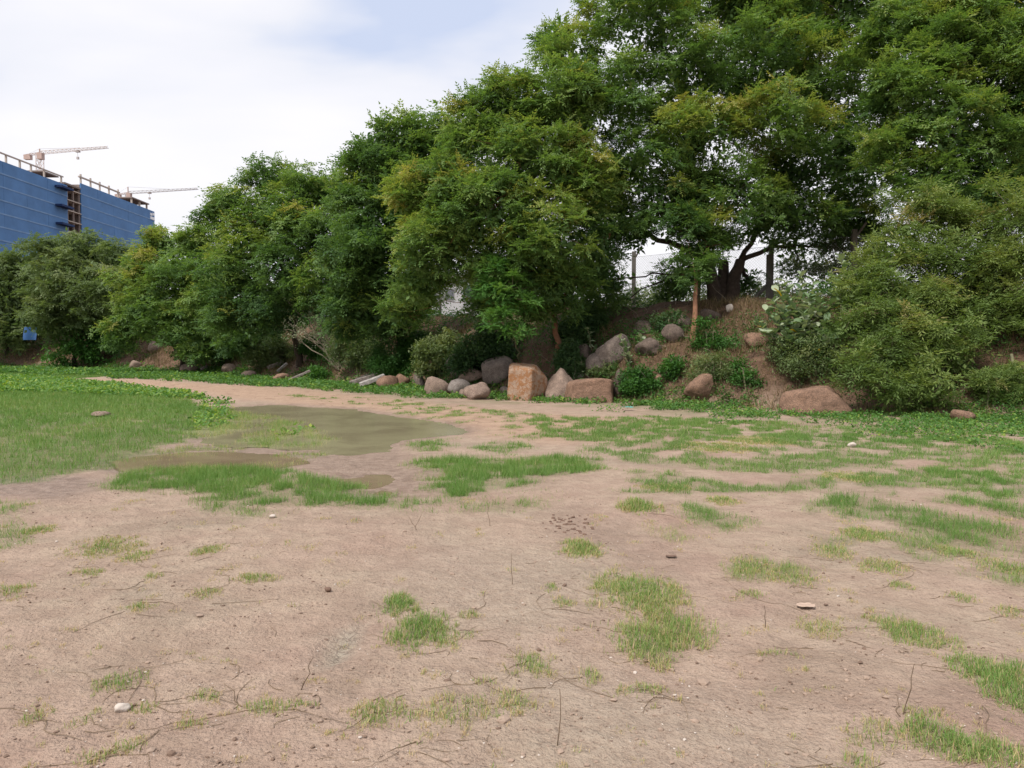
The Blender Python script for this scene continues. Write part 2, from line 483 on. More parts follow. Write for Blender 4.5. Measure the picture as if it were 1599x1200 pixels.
def watermat(name, a, b_, rough):
    m, nt, b, o = newmat(name)
    n = noise(nt, 0.9, 5, 0.6, dist=0.8)
    c = ramp(nt, n, [(0.38, a), (0.60, b_)])
    nt.links.new(c, b.inputs['Base Color'])
    b.inputs['Roughness'].default_value = rough
    b.inputs['IOR'].default_value = 1.33
    b.inputs['Specular IOR Level'].default_value = 0.45
    bump(nt, b, noise(nt, 3.0, 3, 0.5), 0.08, 0.01)
    return m
M['water'] = watermat('murky_green_water', (0.215, 0.185, 0.115), (0.275, 0.248, 0.150), 0.16)
M['brown_water'] = watermat('brown_puddle_water', (0.20, 0.145, 0.095), (0.26, 0.20, 0.13), 0.10)

# ------------------------------------------------------------------ turf layout (field regions)
TURF = [  # polygon, coverage, blades per m2, blade length, tint centre, name
    (wpoly([(-80, 606), (60, 606), (180, 612), (300, 626), (345, 640), (330, 662), (295, 690), (250, 706), (190, 722), (110, 742), (60, 754), (-80, 758)]), 0.93, 950, (0.07, 0.15), 0.42, 'L'),
    (wpoly([(185, 745), (250, 728), (330, 724), (440, 728), (500, 738), (560, 750), (605, 770), (690, 783), (700, 793), (610, 797), (500, 798), (360, 797), (330, 785), (270, 776), (190, 768), (140, 770), (120, 762)]), 0.86, 2600, (0.06, 0.14), 0.36, 'F'),
    (wpoly([(330, 790), (430, 792), (470, 800), (400, 815), (350, 822)]), 0.55, 1600, (0.04, 0.09), 0.55, 'F'),
    (wpoly([(640, 722), (700, 715), (800, 722), (880, 714), (930, 716), (950, 732), (880, 750), (840, 752), (790, 768), (720, 776), (680, 768), (655, 745)]), 0.88, 2300, (0.06, 0.14), 0.38, 'F'),
    (wpoly([(700, 775), (800, 770), (870, 772), (850, 788), (800, 800), (730, 798), (700, 790)]), 0.62, 1800, (0.04, 0.10), 0.45, 'F'),
    (wpoly([(640, 692), (700, 687), (722, 696), (700, 706), (650, 707)]), 0.85, 1500, (0.05, 0.12), 0.4, 'F'),
    (wpoly([(730, 690), (800, 688), (850, 700), (790, 710), (735, 704)]), 0.66, 1400, (0.05, 0.11), 0.4, 'F'),
    (wpoly([(810, 655), (960, 652), (1130, 662), (1300, 676), (1640, 690), (1640, 740), (1440, 728), (1250, 742), (1100, 735), (960, 722), (900, 700), (830, 676)]), 0.74, 1500, (0.04, 0.10), 0.40, 'P'),
    (wpoly([(1000, 735), (1250, 742), (1440, 730), (1640, 745), (1640, 800), (1450, 790), (1260, 770), (1100, 780), (980, 765), (960, 745)]), 0.62, 1700, (0.04, 0.09), 0.42, 'P'),
    (wpoly([(1440, 722), (1640, 735), (1640, 815), (1540, 800), (1450, 770)]), 0.88, 1700, (0.05, 0.11), 0.42, 'P'),
    (wpoly([(1255, 775), (1330, 770), (1420, 790), (1520, 812), (1640, 835), (1640, 880), (1540, 858), (1450, 838), (1350, 815), (1265, 792)]), 0.86, 2300, (0.05, 0.13), 0.36, 'F'),
    (wpoly([(1270, 795), (1400, 830), (1500, 860), (1640, 895), (1640, 935), (1500, 895), (1380, 900), (1300, 865), (1230, 830)]), 0.60, 1900, (0.04, 0.10), 0.45, 'P'),
    (wpoly([(1050, 786), (1110, 780), (1150, 800), (1205, 812), (1200, 833), (1140, 834), (1090, 828), (1060, 810)]), 0.82, 2600, (0.05, 0.12), 0.38, 'F'),
    (wpoly([(1110, 858), (1200, 850), (1290, 862), (1300, 895), (1230, 910), (1160, 890)]), 0.58, 2600, (0.04, 0.10), 0.60, 'P'),
    (wpoly([(1010, 838), (1060, 800), (1090, 830), (1060, 850)]), 0.5, 1800, (0.04, 0.08), 0.7, 'P'),
    (wpoly([(-60, 778), (20, 786), (30, 815), (75, 828), (40, 850), (-60, 872)]), 0.72, 2600, (0.05, 0.12), 0.42, 'F'),
    (wpoly([(0, 600), (-80, 600), (-80, 580), (60, 580), (200, 585), (120, 592)]), 0.9, 700, (0.06, 0.12), 0.4, 'L'),
    (wpoly([(420, 616), (620, 622), (760, 640), (900, 650), (860, 690), (760, 684), (720, 664), (560, 634)]), 0.30, 900, (0.04, 0.08), 0.5, 'P'),
    (wpoly([(1000, 650), (1300, 664), (1640, 676), (1640, 705), (1300, 690), (1050, 672)]), 0.72, 1200, (0.04, 0.09), 0.42, 'P'),
    (wpoly([(230, 700), (300, 692), (420, 690), (490, 694), (520, 712), (440, 730), (300, 735), (220, 728)]), 0.48, 1200, (0.04, 0.09), 0.75, 'P'),
    (wpoly([(330, 636), (420, 640), (500, 664), (540, 690), (480, 700), (380, 692), (300, 680)]), 0.62, 1200, (0.07, 0.15), 0.62, 'P'),
]

def turfmask(x, y, poly, cov, kind):
    e_ = edged(x, y, poly)
    if kind == 'P':
        n = 0.40 * fbm(x * 1.1, y * 1.2, seed=41, octv=4) + 0.60 * fbm(x * 2.9, y * 2.5, seed=45, octv=3)
        sc, off = 16.0, 0.5 - (cov - 0.5) * 0.27
    else:
        n = fbm(x * 1.1, y * 1.3, seed=43, octv=4)
        sc, off = 5.0, 0.5 - (cov - 0.5) * 0.70
    return np.clip((n - off) * sc + 0.5, 0, 1) * sstep(-0.10, 0.26, e_ + 0.75 * (fbm(x * 1.9, y * 2.3, seed=44) - 0.5))

# ------------------------------------------------------------------ terrain
def graded(a, b, s0, g, centre):
    pts = [centre]
    while pts[-1] < b: pts.append(pts[-1] + s0 + g * abs(pts[-1] - centre))
    q = [centre]
    while q[-1] > a: q.append(q[-1] - s0 - g * abs(q[-1] - centre))
    return np.array(sorted(set(q[1:] + pts)))

xs = graded(-75, 62, 0.095, 0.0155, 0.0)
xs = np.concatenate([[-4000, -2000, -1000, -500, -250, -140, -100], xs, [80, 120, 250, 600, 1500, 4000]])
ys = graded(2.0, 100, 0.08, 0.0140, 2.0)
ys = np.concatenate([[-4000, -1500, -500, -150, -60, -30, -15, -8, -4, -2, -1, 0, 0.7, 1.4], ys, [115, 140, 190, 300, 600, 1500, 4000]])
X, Y = np.meshgrid(xs, ys)
Z = h(X.ravel(), Y.ravel())
V = np.stack([X.ravel(), Y.ravel(), Z], 1)
nx, ny = len(xs), len(ys)
i0 = (np.arange(ny - 1)[:, None] * nx + np.arange(nx - 1)[None]).ravel()
me = mesh_np("ground", V, [np.stack([i0, i0 + 1, i0 + 1 + nx, i0 + nx], 1)], None, True)
vx, vy = V[:, 0], V[:, 1]
S = sdist(vx, vy)
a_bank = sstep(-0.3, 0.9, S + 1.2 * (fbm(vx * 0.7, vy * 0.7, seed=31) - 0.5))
sandpoly = wpoly([(110, 592), (200, 592), (330, 600), (480, 608), (600, 620), (720, 634), (900, 650), (1050, 658), (1000, 690), (860, 690), (740, 680), (700, 664), (600, 644), (480, 632), (350, 620), (200, 602)])
a_sand = sstep(-0.6, 0.8, edged(vx, vy, sandpoly) + 1.2 * (fbm(vx * 0.8, vy * 0.8, seed=33) - 0.5))
mudpoly = wpoly([(240, 702), (330, 690), (420, 686), (520, 692), (600, 682), (690, 672), (720, 668), (740, 676), (660, 690), (630, 712), (690, 770), (640, 780), (560, 745), (470, 735), (380, 722), (250, 730)])
a_mud = 0.85 * sstep(-0.5, 0.4, edged(vx, vy, mudpoly) + 0.9 * (fbm(vx * 1.4, vy * 1.4, seed=34) - 0.5))
for poly, dep in PONDS + [(PUD4, 0)]:
    a_mud = np.maximum(a_mud, sstep(-0.7, -0.1, edged(vx, vy, poly) + wobble(vx, vy)))
dk = wpoly([(840, 800), (900, 790), (1010, 850), (1060, 900), (980, 890), (900, 850)])
a_mud = np.maximum(a_mud, 0.5 * sstep(-0.4, 0.4, edged(vx, vy, dk) + 0.8 * (fbm(vx * 2, vy * 2, seed=36) - 0.5)))
a_crack = np.exp(-((vx - HOLLOW[0] - 0.03) / 0.09) ** 4 - ((vy - HOLLOW[1]) / 0.26) ** 4)
a_grey = a_crack.copy()
gp = wpoly([(650, 830), (900, 860), (950, 1000), (1100, 1060), (1300, 1150), (1250, 1230), (800, 1230), (750, 1050), (650, 960)])
a_grey = np.maximum(np.clip(a_grey * 1.3, 0, 1), 0.40 * sstep(-0.5, 0.6, edged(vx, vy, gp) + 0.8 * (fbm(vx, vy, seed=37) - 0.5)))
a_green = np.zeros(len(vx))
for poly, cov, den, ln, tcn, kd in TURF:
    a_green = np.maximum(a_green, (0.85 if kd == 'L' else 0.42) * turfmask(vx, vy, poly, cov, kd) ** (1 if kd == 'L' else 1.6))
covband = sstep(-4.5, -1.5, S) * sstep(0.6, -0.2, S) * (vx < 80)
a_green = np.maximum(a_green, 0.55 * covband * sstep(0.42, 0.6, fbm(vx * 1.2, vy * 1.2, seed=38)))
a_green = np.maximum(a_green, 0.8 * ((vx < -45) | (vy > 70)) * (S < 0))
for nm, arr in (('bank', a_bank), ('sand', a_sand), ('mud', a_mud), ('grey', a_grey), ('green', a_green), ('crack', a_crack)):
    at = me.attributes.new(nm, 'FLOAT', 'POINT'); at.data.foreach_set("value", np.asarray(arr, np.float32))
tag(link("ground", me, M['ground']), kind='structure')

def sheet(name, poly, z, mat, grow):
    c = poly.mean(0)
    lo, hi = poly.min(0) - grow, poly.max(0) + grow
    n = 40
    gx, gy = np.meshgrid(np.linspace(lo[0], hi[0], n), np.linspace(lo[1], hi[1], n))
    gx, gy = gx.ravel(), gy.ravel()
    keep = edged(gx, gy, poly) > -grow
    v = np.stack([gx, gy, np.full(len(gx), z)], 1)
    i = (np.arange(n - 1)[:, None] * n + np.arange(n - 1)[None]).ravel()
    f = np.stack([i, i + 1, i + 1 + n, i + n], 1)
    f = f[keep[f].all(1)]
    o = link(name, mesh_np(name, v, [f], None, True), mat)
    tag(o, kind='structure')
    return o
sheet("pond_water", POND, -0.052, M['water'], 0.55)
sheet("puddle_water", PUD2, -0.034, M['brown_water'], 0.4)
sheet("puddle_water", PUD3, -0.030, M['brown_water'], 0.3)

# ------------------------------------------------------------------ foliage kit
def rotz(a):
    c, s = np.cos(a), np.sin(a); z, o = np.zeros_like(a), np.ones_like(a)
    return np.stack([np.stack([c, -s, z], -1), np.stack([s, c, z], -1), np.stack([z, z, o], -1)], -2)

def rotx(a):
    c, s = np.cos(a), np.sin(a); z, o = np.zeros_like(a), np.ones_like(a)
    return np.stack([np.stack([o, z, z], -1), np.stack([z, c, -s], -1), np.stack([z, s, c], -1)], -2)

def roty(a):
    c, s = np.cos(a), np.sin(a); z, o = np.zeros_like(a), np.ones_like(a)
    return np.stack([np.stack([c, z, s], -1), np.stack([z, o, z], -1), np.stack([-s, z, c], -1)], -2)

def pinnate(L, pairs, ll, lw, droop, r, diamond):
    """one compound leaf along +X; returns (k, 3 or 4, 3)"""
    out_ = []
    for i in range(pairs + 1):
        t = 0.25 + 0.75 * i / pairs
        p = np.array([L * t, 0, -droop * L * t * t])
        sides = (0,) if i == pairs else (-1, 1)
        for s in sides:
            a = s * (1.05 - 0.35 * t) + r.normal(0, 0.12)
            d = np.array([math.cos(a), math.sin(a), -0.35 - 0.5 * droop * t + r.normal(0, 0.15)])
            d /= np.linalg.norm(d)
            w = np.cross(d, [0, 0, 1]); w /= np.linalg.norm(w)
            w = w + np.array([0, 0, r.normal(0, 0.35)])
            l = ll * r.uniform(0.8, 1.15)
            if diamond:
                out_.append([p, p + d * l * 0.4 + w * lw / 2, p + d * l, p + d * l * 0.4 - w * lw / 2])
            else:
                out_.append([p + d * l * 0.12 + w * lw * 0.5, p + d * l, p + d * l * 0.25 - w * lw * 0.5])
    return np.array(out_)

def rosette(r, leaves, L, pairs, ll, lw, diamond, el=(-0.35, 0.8), droop=(0.3, 0.7)):
    parts = []
    for k in range(leaves):
        az = 2 * math.pi * (k + r.uniform(0, 0.7)) / leaves
        e_ = r.uniform(*el)
        lf = pinnate(L * r.uniform(0.75, 1.15), pairs, ll, lw, r.uniform(*droop), r, diamond)
        R = rotz(np.array(az)) @ roty(np.array(-e_))
        parts.append(lf @ R.T)
    return np.concatenate(parts)

def sprig(r, n, L, w, spread=0.25, el=(-1.0, 0.5)):
    """simple leaves (diamonds) radiating around a short twig"""
    out_ = []
    for k in range(n):
        az, e_ = r.uniform(0, 2 * math.pi), r.uniform(*el)
        d = np.array([math.cos(az) * math.cos(e_), math.sin(az) * math.cos(e_), math.sin(e_)])
        p = r.normal(0, spread, 3) * np.array([1, 1, 0.7])
        s = np.cross(d, [0, 0, 1]); s /= np.linalg.norm(s) + 1e-9
        s = s + np.array([0, 0, r.normal(0, 0.3)])
        l = L * r.uniform(0.7, 1.2)
        out_.append([p, p + d * l * 0.45 + s * w / 2, p + d * l, p + d * l * 0.45 - s * w / 2])
    return np.array(out_)

def scatter(templates, pts, scale, tint, r, tilt=0.35):
    """copies of leaf templates at pts -> verts, faces, tint"""
    k = templates[0].shape[1]
    N = len(pts)
    which = r.integers(0, len(templates), N)
    vs_, ts_ = [], []
    for ti, T in enumerate(templates):
        idx = np.nonzero(which == ti)[0]
        if len(idx) == 0: continue
        R = rotz(r.uniform(0, 2 * math.pi, len(idx))) @ rotx(r.normal(0, tilt, len(idx))) @ roty(r.normal(0, tilt, len(idx)))
        q = np.einsum('nij,mkj->nmki', R, T) * scale[idx][:, None, None, None] + pts[idx][:, None, None]
        vs_.append(q.reshape(-1, 3))
        ts_.append((np.repeat(tint[idx], len(T)) + r.normal(0, 0.05, len(idx) * len(T))))
    v = np.concatenate(vs_); t = np.clip(np.concatenate(ts_), 0, 1)
    f = np.arange(len(v)).reshape(-1, k)
    return v, f, t

def foliage(name, parent, mat, batches):
    vs_, fs, ts = [], {}, {}
    n = 0
    for v, f, t in batches:
        fs.setdefault(f.shape[1], []).append(f + n); ts.setdefault(f.shape[1], []).append(t)
        vs_.append(v); n += len(v)
    ks = list(fs)
    me_ = mesh_np(name, np.concatenate(vs_), [np.concatenate(fs[k]) for k in ks], [np.concatenate(ts[k]) for k in ks])
    return link(name, me_, mat, parent)

_tr = np.random.default_rng(3)
TPL = {
    'neem_near': [rosette(_tr, 6, 0.35, 4, 0.125, 0.058, False, (-0.25, 0.9), (0.2, 0.55)) for _ in range(6)],
    'neem_far': [rosette(_tr, 6, 0.42, 3, 0.165, 0.082, False, (-0.25, 0.9), (0.2, 0.55)) for _ in range(6)],
    'narrow': [rosette(_tr, 5, 0.30, 3, 0.14, 0.034, True, (-0.2, 1.2), (0.2, 0.7)) for _ in range(6)],
    'sapling': [rosette(_tr, 5, 0.34, 5, 0.10, 0.045, True, (-0.2, 0.7), (0.2, 0.5)) for _ in range(5)],
    'small': [sprig(_tr, 9, 0.10, 0.045, 0.09) for _ in range(6)],
    'small_far': [sprig(_tr, 6, 0.20, 0.10, 0.16) for _ in range(6)],
    'fine': [sprig(_tr, 12, 0.09, 0.022, 0.09) for _ in range(6)],
}

def wavy(a, b, r, n=6, amp=0.08, lift=0.0):
    a, b = np.asarray(a, float), np.asarray(b, float)
    t = np.linspace(0, 1, n)[:, None]
    L = np.linalg.norm(b - a)
    p = a + (b - a) * t
    off = r.normal(0, amp * L, (n, 3)) * np.sin(t * math.pi)
    p = p + off + np.array([0, 0, 1.0]) * (lift * L) * np.sin(t * math.pi)
    return p

def lobes_px(L):
    """(px, py, rx, ry, depth) -> centre, radii in metres"""
    out_ = []
    for l in L:
        px, py, rx, ry, d = l[:5]
        k = d / F
        out_.append((P(px, py, d), np.array([rx * 1.04 * k, min(rx, ry * 1.3) * k, ry * 1.18 * k]), l[5] if len(l) > 5 else 0.0))
    return out_

def tree(name, label, cat, base, lobes, tpl, mat, seed, group=None, trunk_r=0.16, fork=0.45, dens=1.0, rpc=7, sub=0.62, scale=1.0,
         stems=((0, 0),), bark='bark', tint0=0.38, sky_gap=0.0, droop=0.0, yellow=0.10, fill=0.0, fscale=1.0):
    r = np.random.default_rng(seed)
    base = np.asarray(base, float)
    root = empty(name, base)
    tag(root, label, cat, group)
    LB = lobes_px(lobes) if not isinstance(lobes[0][0], np.ndarray) else lobes
    cen = np.mean([c for c, _, _ in LB], 0)
    tm, bmsh = MB(), MB()
    low = min(c[2] - q[2] * 0.5 for c, q, _ in LB)
    forks = []
    for k, (ox, oy) in enumerate(stems):
        b0 = base + np.array([ox * 0.25, oy * 0.25, -0.25])
        top = base + (cen - base) * fork + np.array([ox, oy, 0])
        top[2] = max(top[2], base[2] + 0.6)
        pth = wavy(b0, top, r, 8, 0.018)
        rr = trunk_r * np.linspace(1.25, 0.72, 8); rr[0] *= 1.25
        tm.tube(pth, rr, 10)
        forks.append((top, rr[-1]))
    nodes = [(fp, fr, 0.0) for fp, fr in forks]
    for c, q, _ in sorted(LB, key=lambda t: min(np.linalg.norm(t[0] - fp) for fp, _ in forks)):
        fp, fr, acc = min(nodes, key=lambda nd: np.linalg.norm(nd[0] - c) + 0.55 * nd[2])
        L = np.linalg.norm(c - fp)
        pth = wavy(fp, c, r, 7, 0.03, 0.05)
        r0 = min(fr * 0.8, 0.025 + 0.022 * L + trunk_r * 0.12)
        tm.tube(pth, np.linspace(r0, r0 * 0.55, 7), 6)
        nodes.append((c, r0 * 0.55, acc + L))
    tm.build('trunk', M[bark], root, True)
    pts, tin, scl = [], [], []
    for c, q, tv in LB:
        area = 4 * math.pi * ((q[0] * q[1]) ** 1.6 + (q[0] * q[2]) ** 1.6 + (q[1] * q[2]) ** 1.6) ** (1 / 1.6) / 3 ** (1 / 1.6)
        ns = max(6, int(area / (sub * sub * 1.3) * dens))
        d = r.normal(0, 1, (ns, 3)); d /= np.linalg.norm(d, axis=1)[:, None]
        kill = (d[:, 2] < -0.35) & (r.random(ns) < 0.55)
        d = d[~kill]; ns = len(d)
        rad = r.uniform(0.55, 1.0, ns) ** 0.7
        rad *= 1 + 0.28 * (vnoise(d[:, 0] * 2.2 + c[0], d[:, 1] * 2.2 + c[1], d[:, 2] * 2.2 + c[2], seed=seed) - 0.5)
        out_s = r.random(ns) < (0.22 if tpl == 'narrow' else 0.09)
        rad = np.where(out_s, rad * (r.uniform(1.1, 1.6, ns) if tpl == 'narrow' else 1.2), rad)
        sc_ = c + d * q * rad[:, None]
        lt = tint0 + tv + r.normal(0, 0.10)
        for j in range(ns):
            p = sc_[j]
            if r.random() < 0.45:
                bmsh.tube(wavy(c + (p - c) * 0.15, p, r, 4, 0.07), [0.018, 0.014, 0.010, 0.006], 3)
            m = max(2, int(rpc * r.uniform(0.6, 1.4)))
            dd = r.normal(0, 1, (m, 3)); dd /= np.linalg.norm(dd, axis=1)[:, None]
            dd[:, 2] = np.abs(dd[:, 2]) * 1.2 - 0.5
            pp = p + dd * np.array([sub * .85, sub * .85, sub * 0.85]) * r.uniform(0.35, 1.0, (m, 1))
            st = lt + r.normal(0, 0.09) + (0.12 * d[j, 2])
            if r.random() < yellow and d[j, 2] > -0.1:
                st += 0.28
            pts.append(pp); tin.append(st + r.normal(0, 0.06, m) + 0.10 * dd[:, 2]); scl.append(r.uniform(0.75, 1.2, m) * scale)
    pts = np.concatenate(pts); tin = np.concatenate(tin); scl = np.concatenate(scl)
    if bmsh.n: bmsh.build('branches', M[bark], root)["kind"] = "stuff"
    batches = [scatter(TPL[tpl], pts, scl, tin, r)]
    if fill:
        fp_, ft_ = [], []
        for c, q, tv in LB:
            n = int(4 * math.pi * (q[0] * q[1] * q[2]) ** (2 / 3) * fill)
            d = r.normal(0, 1, (n, 3)); d /= np.linalg.norm(d, axis=1)[:, None]
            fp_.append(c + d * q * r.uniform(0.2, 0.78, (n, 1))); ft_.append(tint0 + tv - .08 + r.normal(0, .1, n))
        fp_ = np.concatenate(fp_); ft_ = np.concatenate(ft_)
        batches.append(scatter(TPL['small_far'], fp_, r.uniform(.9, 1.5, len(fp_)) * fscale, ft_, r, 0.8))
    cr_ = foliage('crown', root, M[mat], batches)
    cr_["kind"] = "stuff"
    STAT.append((name, len(cr_.data.polygons)))
    return root
STAT = []

# ------------------------------------------------------------------ trees on the bank
def on(px, py):
    return hit(px, py)

def onY(px, Y):
    x = P(px, 600, Y)[0]
    return np.array([x, Y, hz(x, Y)])

tree('neem_tree', 'tallest spreading neem tree with dark forked trunk on the crest of the bank', 'tree', onY(1128, 27.6),
     [(1000, 25, 85, 60, 27), (1110, -40, 110, 75, 28), (1230, -10, 100, 70, 28), (1330, 15, 75, 65, 27.5), (895, 100, 50, 50, 26.5, 0.05),
      (950, 160, 80, 60, 26.2, .08), (1075, 110, 85, 65, 26.5), (1190, 90, 85, 60, 26.5, .02), (1300, 140, 75, 60, 27), (1000, 255, 75, 50, 25.8),
      (1105, 215, 85, 50, 25.3, .04), (1215, 180, 65, 45, 24.8, .12), (1285, 260, 75, 50, 26.5, -.08), (1040, 330, 65, 42, 25.8, -.05),
      (1150, 310, 75, 42, 25.3), (1255, 335, 70, 36, 26, -.1), (1345, 240, 45, 65, 27.5, -.08), (985, 360, 42, 34, 26.8, -.12), (1330, 335, 50, 40, 27.5, -.14), (870, 60, 28, 26, 26.8),
      (945, 440, 42, 32, 27.2, -.14), (1062, 430, 24, 34, 27.6, -.14), (920, 475, 36, 22, 27.6, -.12), (1185, 362, 42, 20, 26.6, -.12), (1240, 384, 36, 16, 27.6, -.14), (1300, 388, 42, 22, 28, -.14), (1368, 370, 36, 36, 27.6, -.12), (1372, 432, 30, 34, 28, -.16), (1090, 300, 50, 36, 26.5, -.08), (1215, 270, 50, 34, 26.8, -.08), (1160, 20, 60, 50, 27.5), (1040, 190, 50, 44, 27), (1250, 60, 50, 45, 28.5), (1385, 90, 40, 50, 28, -.05), (1110, 372, 40, 24, 27, -.1), (960, 300, 40, 40, 27, -.08), (1140, 170, 50, 40, 27.5, -.04), (1260, 200, 40, 40, 27.8, -.05), (1045, 455, 26, 20, 29, -.14), (975, 472, 28, 12, 29, -.12), (1095, 415, 26, 32, 28.6, -.14), (1168, 440, 18, 26, 29, -.16), (1245, 420, 30, 18, 29, -.14), (1310, 432, 34, 22, 29, -.14), (1205, 330, 40, 26, 27.6, -.12)],
     'neem_near', 'neem', 101, trunk_r=0.25, fork=0.33, dens=0.70, rpc=7.0, sub=0.60, stems=((0.50, 0.1), (-0.75, 0.0), (0.0, 0.5)), yellow=0.16, fill=4.5, fscale=.9)

tree('neem_tree', 'broad olive green neem tree directly behind the orange stained block', 'tree', on(868, 563),
     [(868, 165, 70, 52, 25.5, .06), (800, 180, 60, 48, 25.5), (742, 215, 48, 52, 25.5), (830, 260, 85, 55, 24.5), (905, 290, 60, 60, 25, .02), (700, 300, 62, 52, 24.8, .12),
      (650, 325, 38, 58, 25.3, .10), (760, 335, 85, 55, 24, .03), (690, 388, 70, 42, 24.3, .08), (850, 370, 75, 55, 24), (930, 385, 42, 58, 25.2, -.10), (790, 430, 65, 40, 24.3, -.05),
      (880, 445, 55, 38, 24.8, -.12), (735, 160, 14, 16, 25.5), (660, 440, 45, 32, 25.2, -.05),
      (765, 478, 32, 24, 25.4, -.14), (840, 482, 48, 26, 25.2, -.14), (630, 490, 32, 26, 27, -.12)],
     'neem_near', 'neem', 102, trunk_r=0.10, fork=0.40, stems=((0.62, 0),), dens=0.92, rpc=7.0, sub=0.55, bark='red_bark', tint0=0.45, yellow=0.14, fill=7, fscale=.9)

tree('neem_tree', 'dark green round topped tree left of the olive neem, against the sky', 'tree', onY(632, 33.5),
     [(640, 225, 52, 42, 32), (590, 250, 44, 40, 32), (690, 235, 42, 45, 32), (560, 310, 38, 45, 32), (620, 310, 55, 52, 31.5), (580, 378, 55, 48, 31, -.05), (540, 420, 42, 38, 31, -.02),
      (610, 430, 55, 38, 31.5, -.08), (680, 340, 45, 60, 32.5, -.1), (555, 262, 14, 14, 32), (600, 470, 50, 28, 31.8, -.1), (640, 475, 34, 28, 32.5, -.1), (555, 478, 42, 30, 32, -.1), (610, 510, 40, 20, 31.8, -.12), (540, 515, 34, 20, 32.5, -.12), (700, 300, 40, 50, 32, -.08)],
     'neem_far', 'neem', 103, trunk_r=0.2, fork=0.40, dens=1.0, rpc=7, sub=0.7, tint0=0.28, yellow=0.04, fill=7)

tree('neem_tree', 'airy mid green tree with feathery top over the leaning stone slabs', 'tree', onY(470, 41),
     [(425, 285, 40, 30, 40, .05), (480, 300, 45, 36, 39, .05), (530, 305, 32, 34, 39.5), (365, 318, 36, 28, 40), (332, 335, 20, 22, 40), (420, 345, 55, 38, 39, .1), (500, 372, 62, 45, 37.5, -.02),
      (385, 392, 52, 40, 39, .08), (450, 425, 62, 42, 37.5, -.1), (520, 440, 50, 36, 36.5), (365, 445, 45, 42, 39, -.02), (425, 480, 45, 32, 38, -.1), (345, 365, 18, 18, 40), (345, 500, 30, 34, 39, -.05), (480, 470, 45, 22, 38.5, -.1), (395, 510, 34, 22, 39, -.1), (555, 380, 26, 50, 36, -.05), (470, 350, 36, 30, 37.5, .05)],
     'neem_far', 'neem', 104, trunk_r=0.17, fork=0.35, dens=0.9, rpc=6.8, sub=0.75, tint0=0.36, yellow=0.08, fill=6)

tree('neem_tree', 'yellowish green tree just right of the blue netted building', 'tree', onY(285, 50),
     [(250, 390, 38, 26, 49, .02), (310, 385, 35, 26, 48, .06), (222, 428, 36, 36, 48), (290, 435, 55, 40, 46.5, .08), (335, 480, 42, 40, 45, .04), (250, 485, 46, 38, 46.5), (300, 520, 42, 28, 46, -.08),
      (215, 470, 30, 40, 47.5, .05), (320, 548, 36, 18, 45.5, -.1), (200, 510, 34, 36, 48, .02), (350, 420, 26, 30, 46, .05), (365, 530, 28, 22, 42, -.06)],
     'neem_far', 'neem', 105, trunk_r=0.16, fork=0.35, dens=.95, rpc=7, sub=0.85, scale=1.1, tint0=0.42, yellow=0.08, fill=5, fscale=1.3)

tree('neem_tree', 'dome shaped grey green tree in front of the blue netted building', 'tree', onY(115, 58),
     [(128, 392, 46, 26, 57), (75, 402, 34, 26, 57, -.04), (178, 415, 34, 32, 56.5), (105, 440, 55, 38, 55.5), (160, 465, 48, 42, 54.5), (80, 495, 38, 34, 56, -.1), (135, 500, 34, 22, 56.5, -.05), (195, 450, 26, 30, 56, .0)],
     'neem_far', 'grey_leaf', 106, trunk_r=0.17, fork=0.35, dens=.95, rpc=7, sub=0.95, scale=1.2, tint0=0.42, yellow=0.06, fill=4.5, fscale=1.5)

tree('neem_tree', 'darker tree at the left edge of the tree line', 'tree', onY(12, 65),
     [(15, 420, 44, 24, 63, .05), (-45, 415, 45, 28, 64), (15, 465, 50, 36, 62), (-40, 480, 45, 45, 63), (20, 515, 42, 34, 62, -.08), (55, 450, 25, 30, 62, -.05)],
     'neem_far', 'grey_leaf', 107, trunk_r=0.17, fork=0.35, dens=1.0, rpc=7, sub=1.0, scale=1.3, tint0=0.34, yellow=0.03, fill=4, fscale=1.5)

tree('neem_tree', 'tall layered tree rising behind the pale bushes at the right edge', 'tree', onY(1585, 24.5),
     [(1430, 140, 60, 50, 23.5, .05), (1500, 65, 75, 60, 24), (1580, 110, 70, 70, 23.5, .05), (1400, 225, 50, 42, 23.5, .05), (1480, 200, 70, 50, 23), (1570, 225, 62, 60, 23), (1440, 285, 52, 36, 23),
      (1530, 300, 62, 36, 23, -.05), (1650, 160, 75, 85, 23.5), (1600, 15, 85, 60, 24.5), (1410, 45, 50, 45, 25), (1380, 150, 28, 30, 24), (1640, 300, 60, 60, 23.5, -.1), (1500, -30, 70, 50, 25)],
     'neem_near', 'neem', 108, trunk_r=0.2, fork=0.4, dens=0.90, rpc=7.0, sub=0.52, tint0=0.36, yellow=0.12, fill=5.5, fscale=.9)

tree('slender_tree', 'slender tree with bare reddish trunk on the upper bank slope', 'tree', on(1083, 531),
     [(1085, 425, 34, 28, 24.6, -.05), (1108, 385, 32, 26, 25, 0.0), (1070, 365, 30, 28, 24.9, .02), (1095, 345, 30, 22, 25, .08)],
     'neem_near', 'neem', 109, trunk_r=0.085, fork=0.62, dens=0.75, rpc=6, sub=0.42, scale=0.9, bark='red_bark', tint0=0.30)

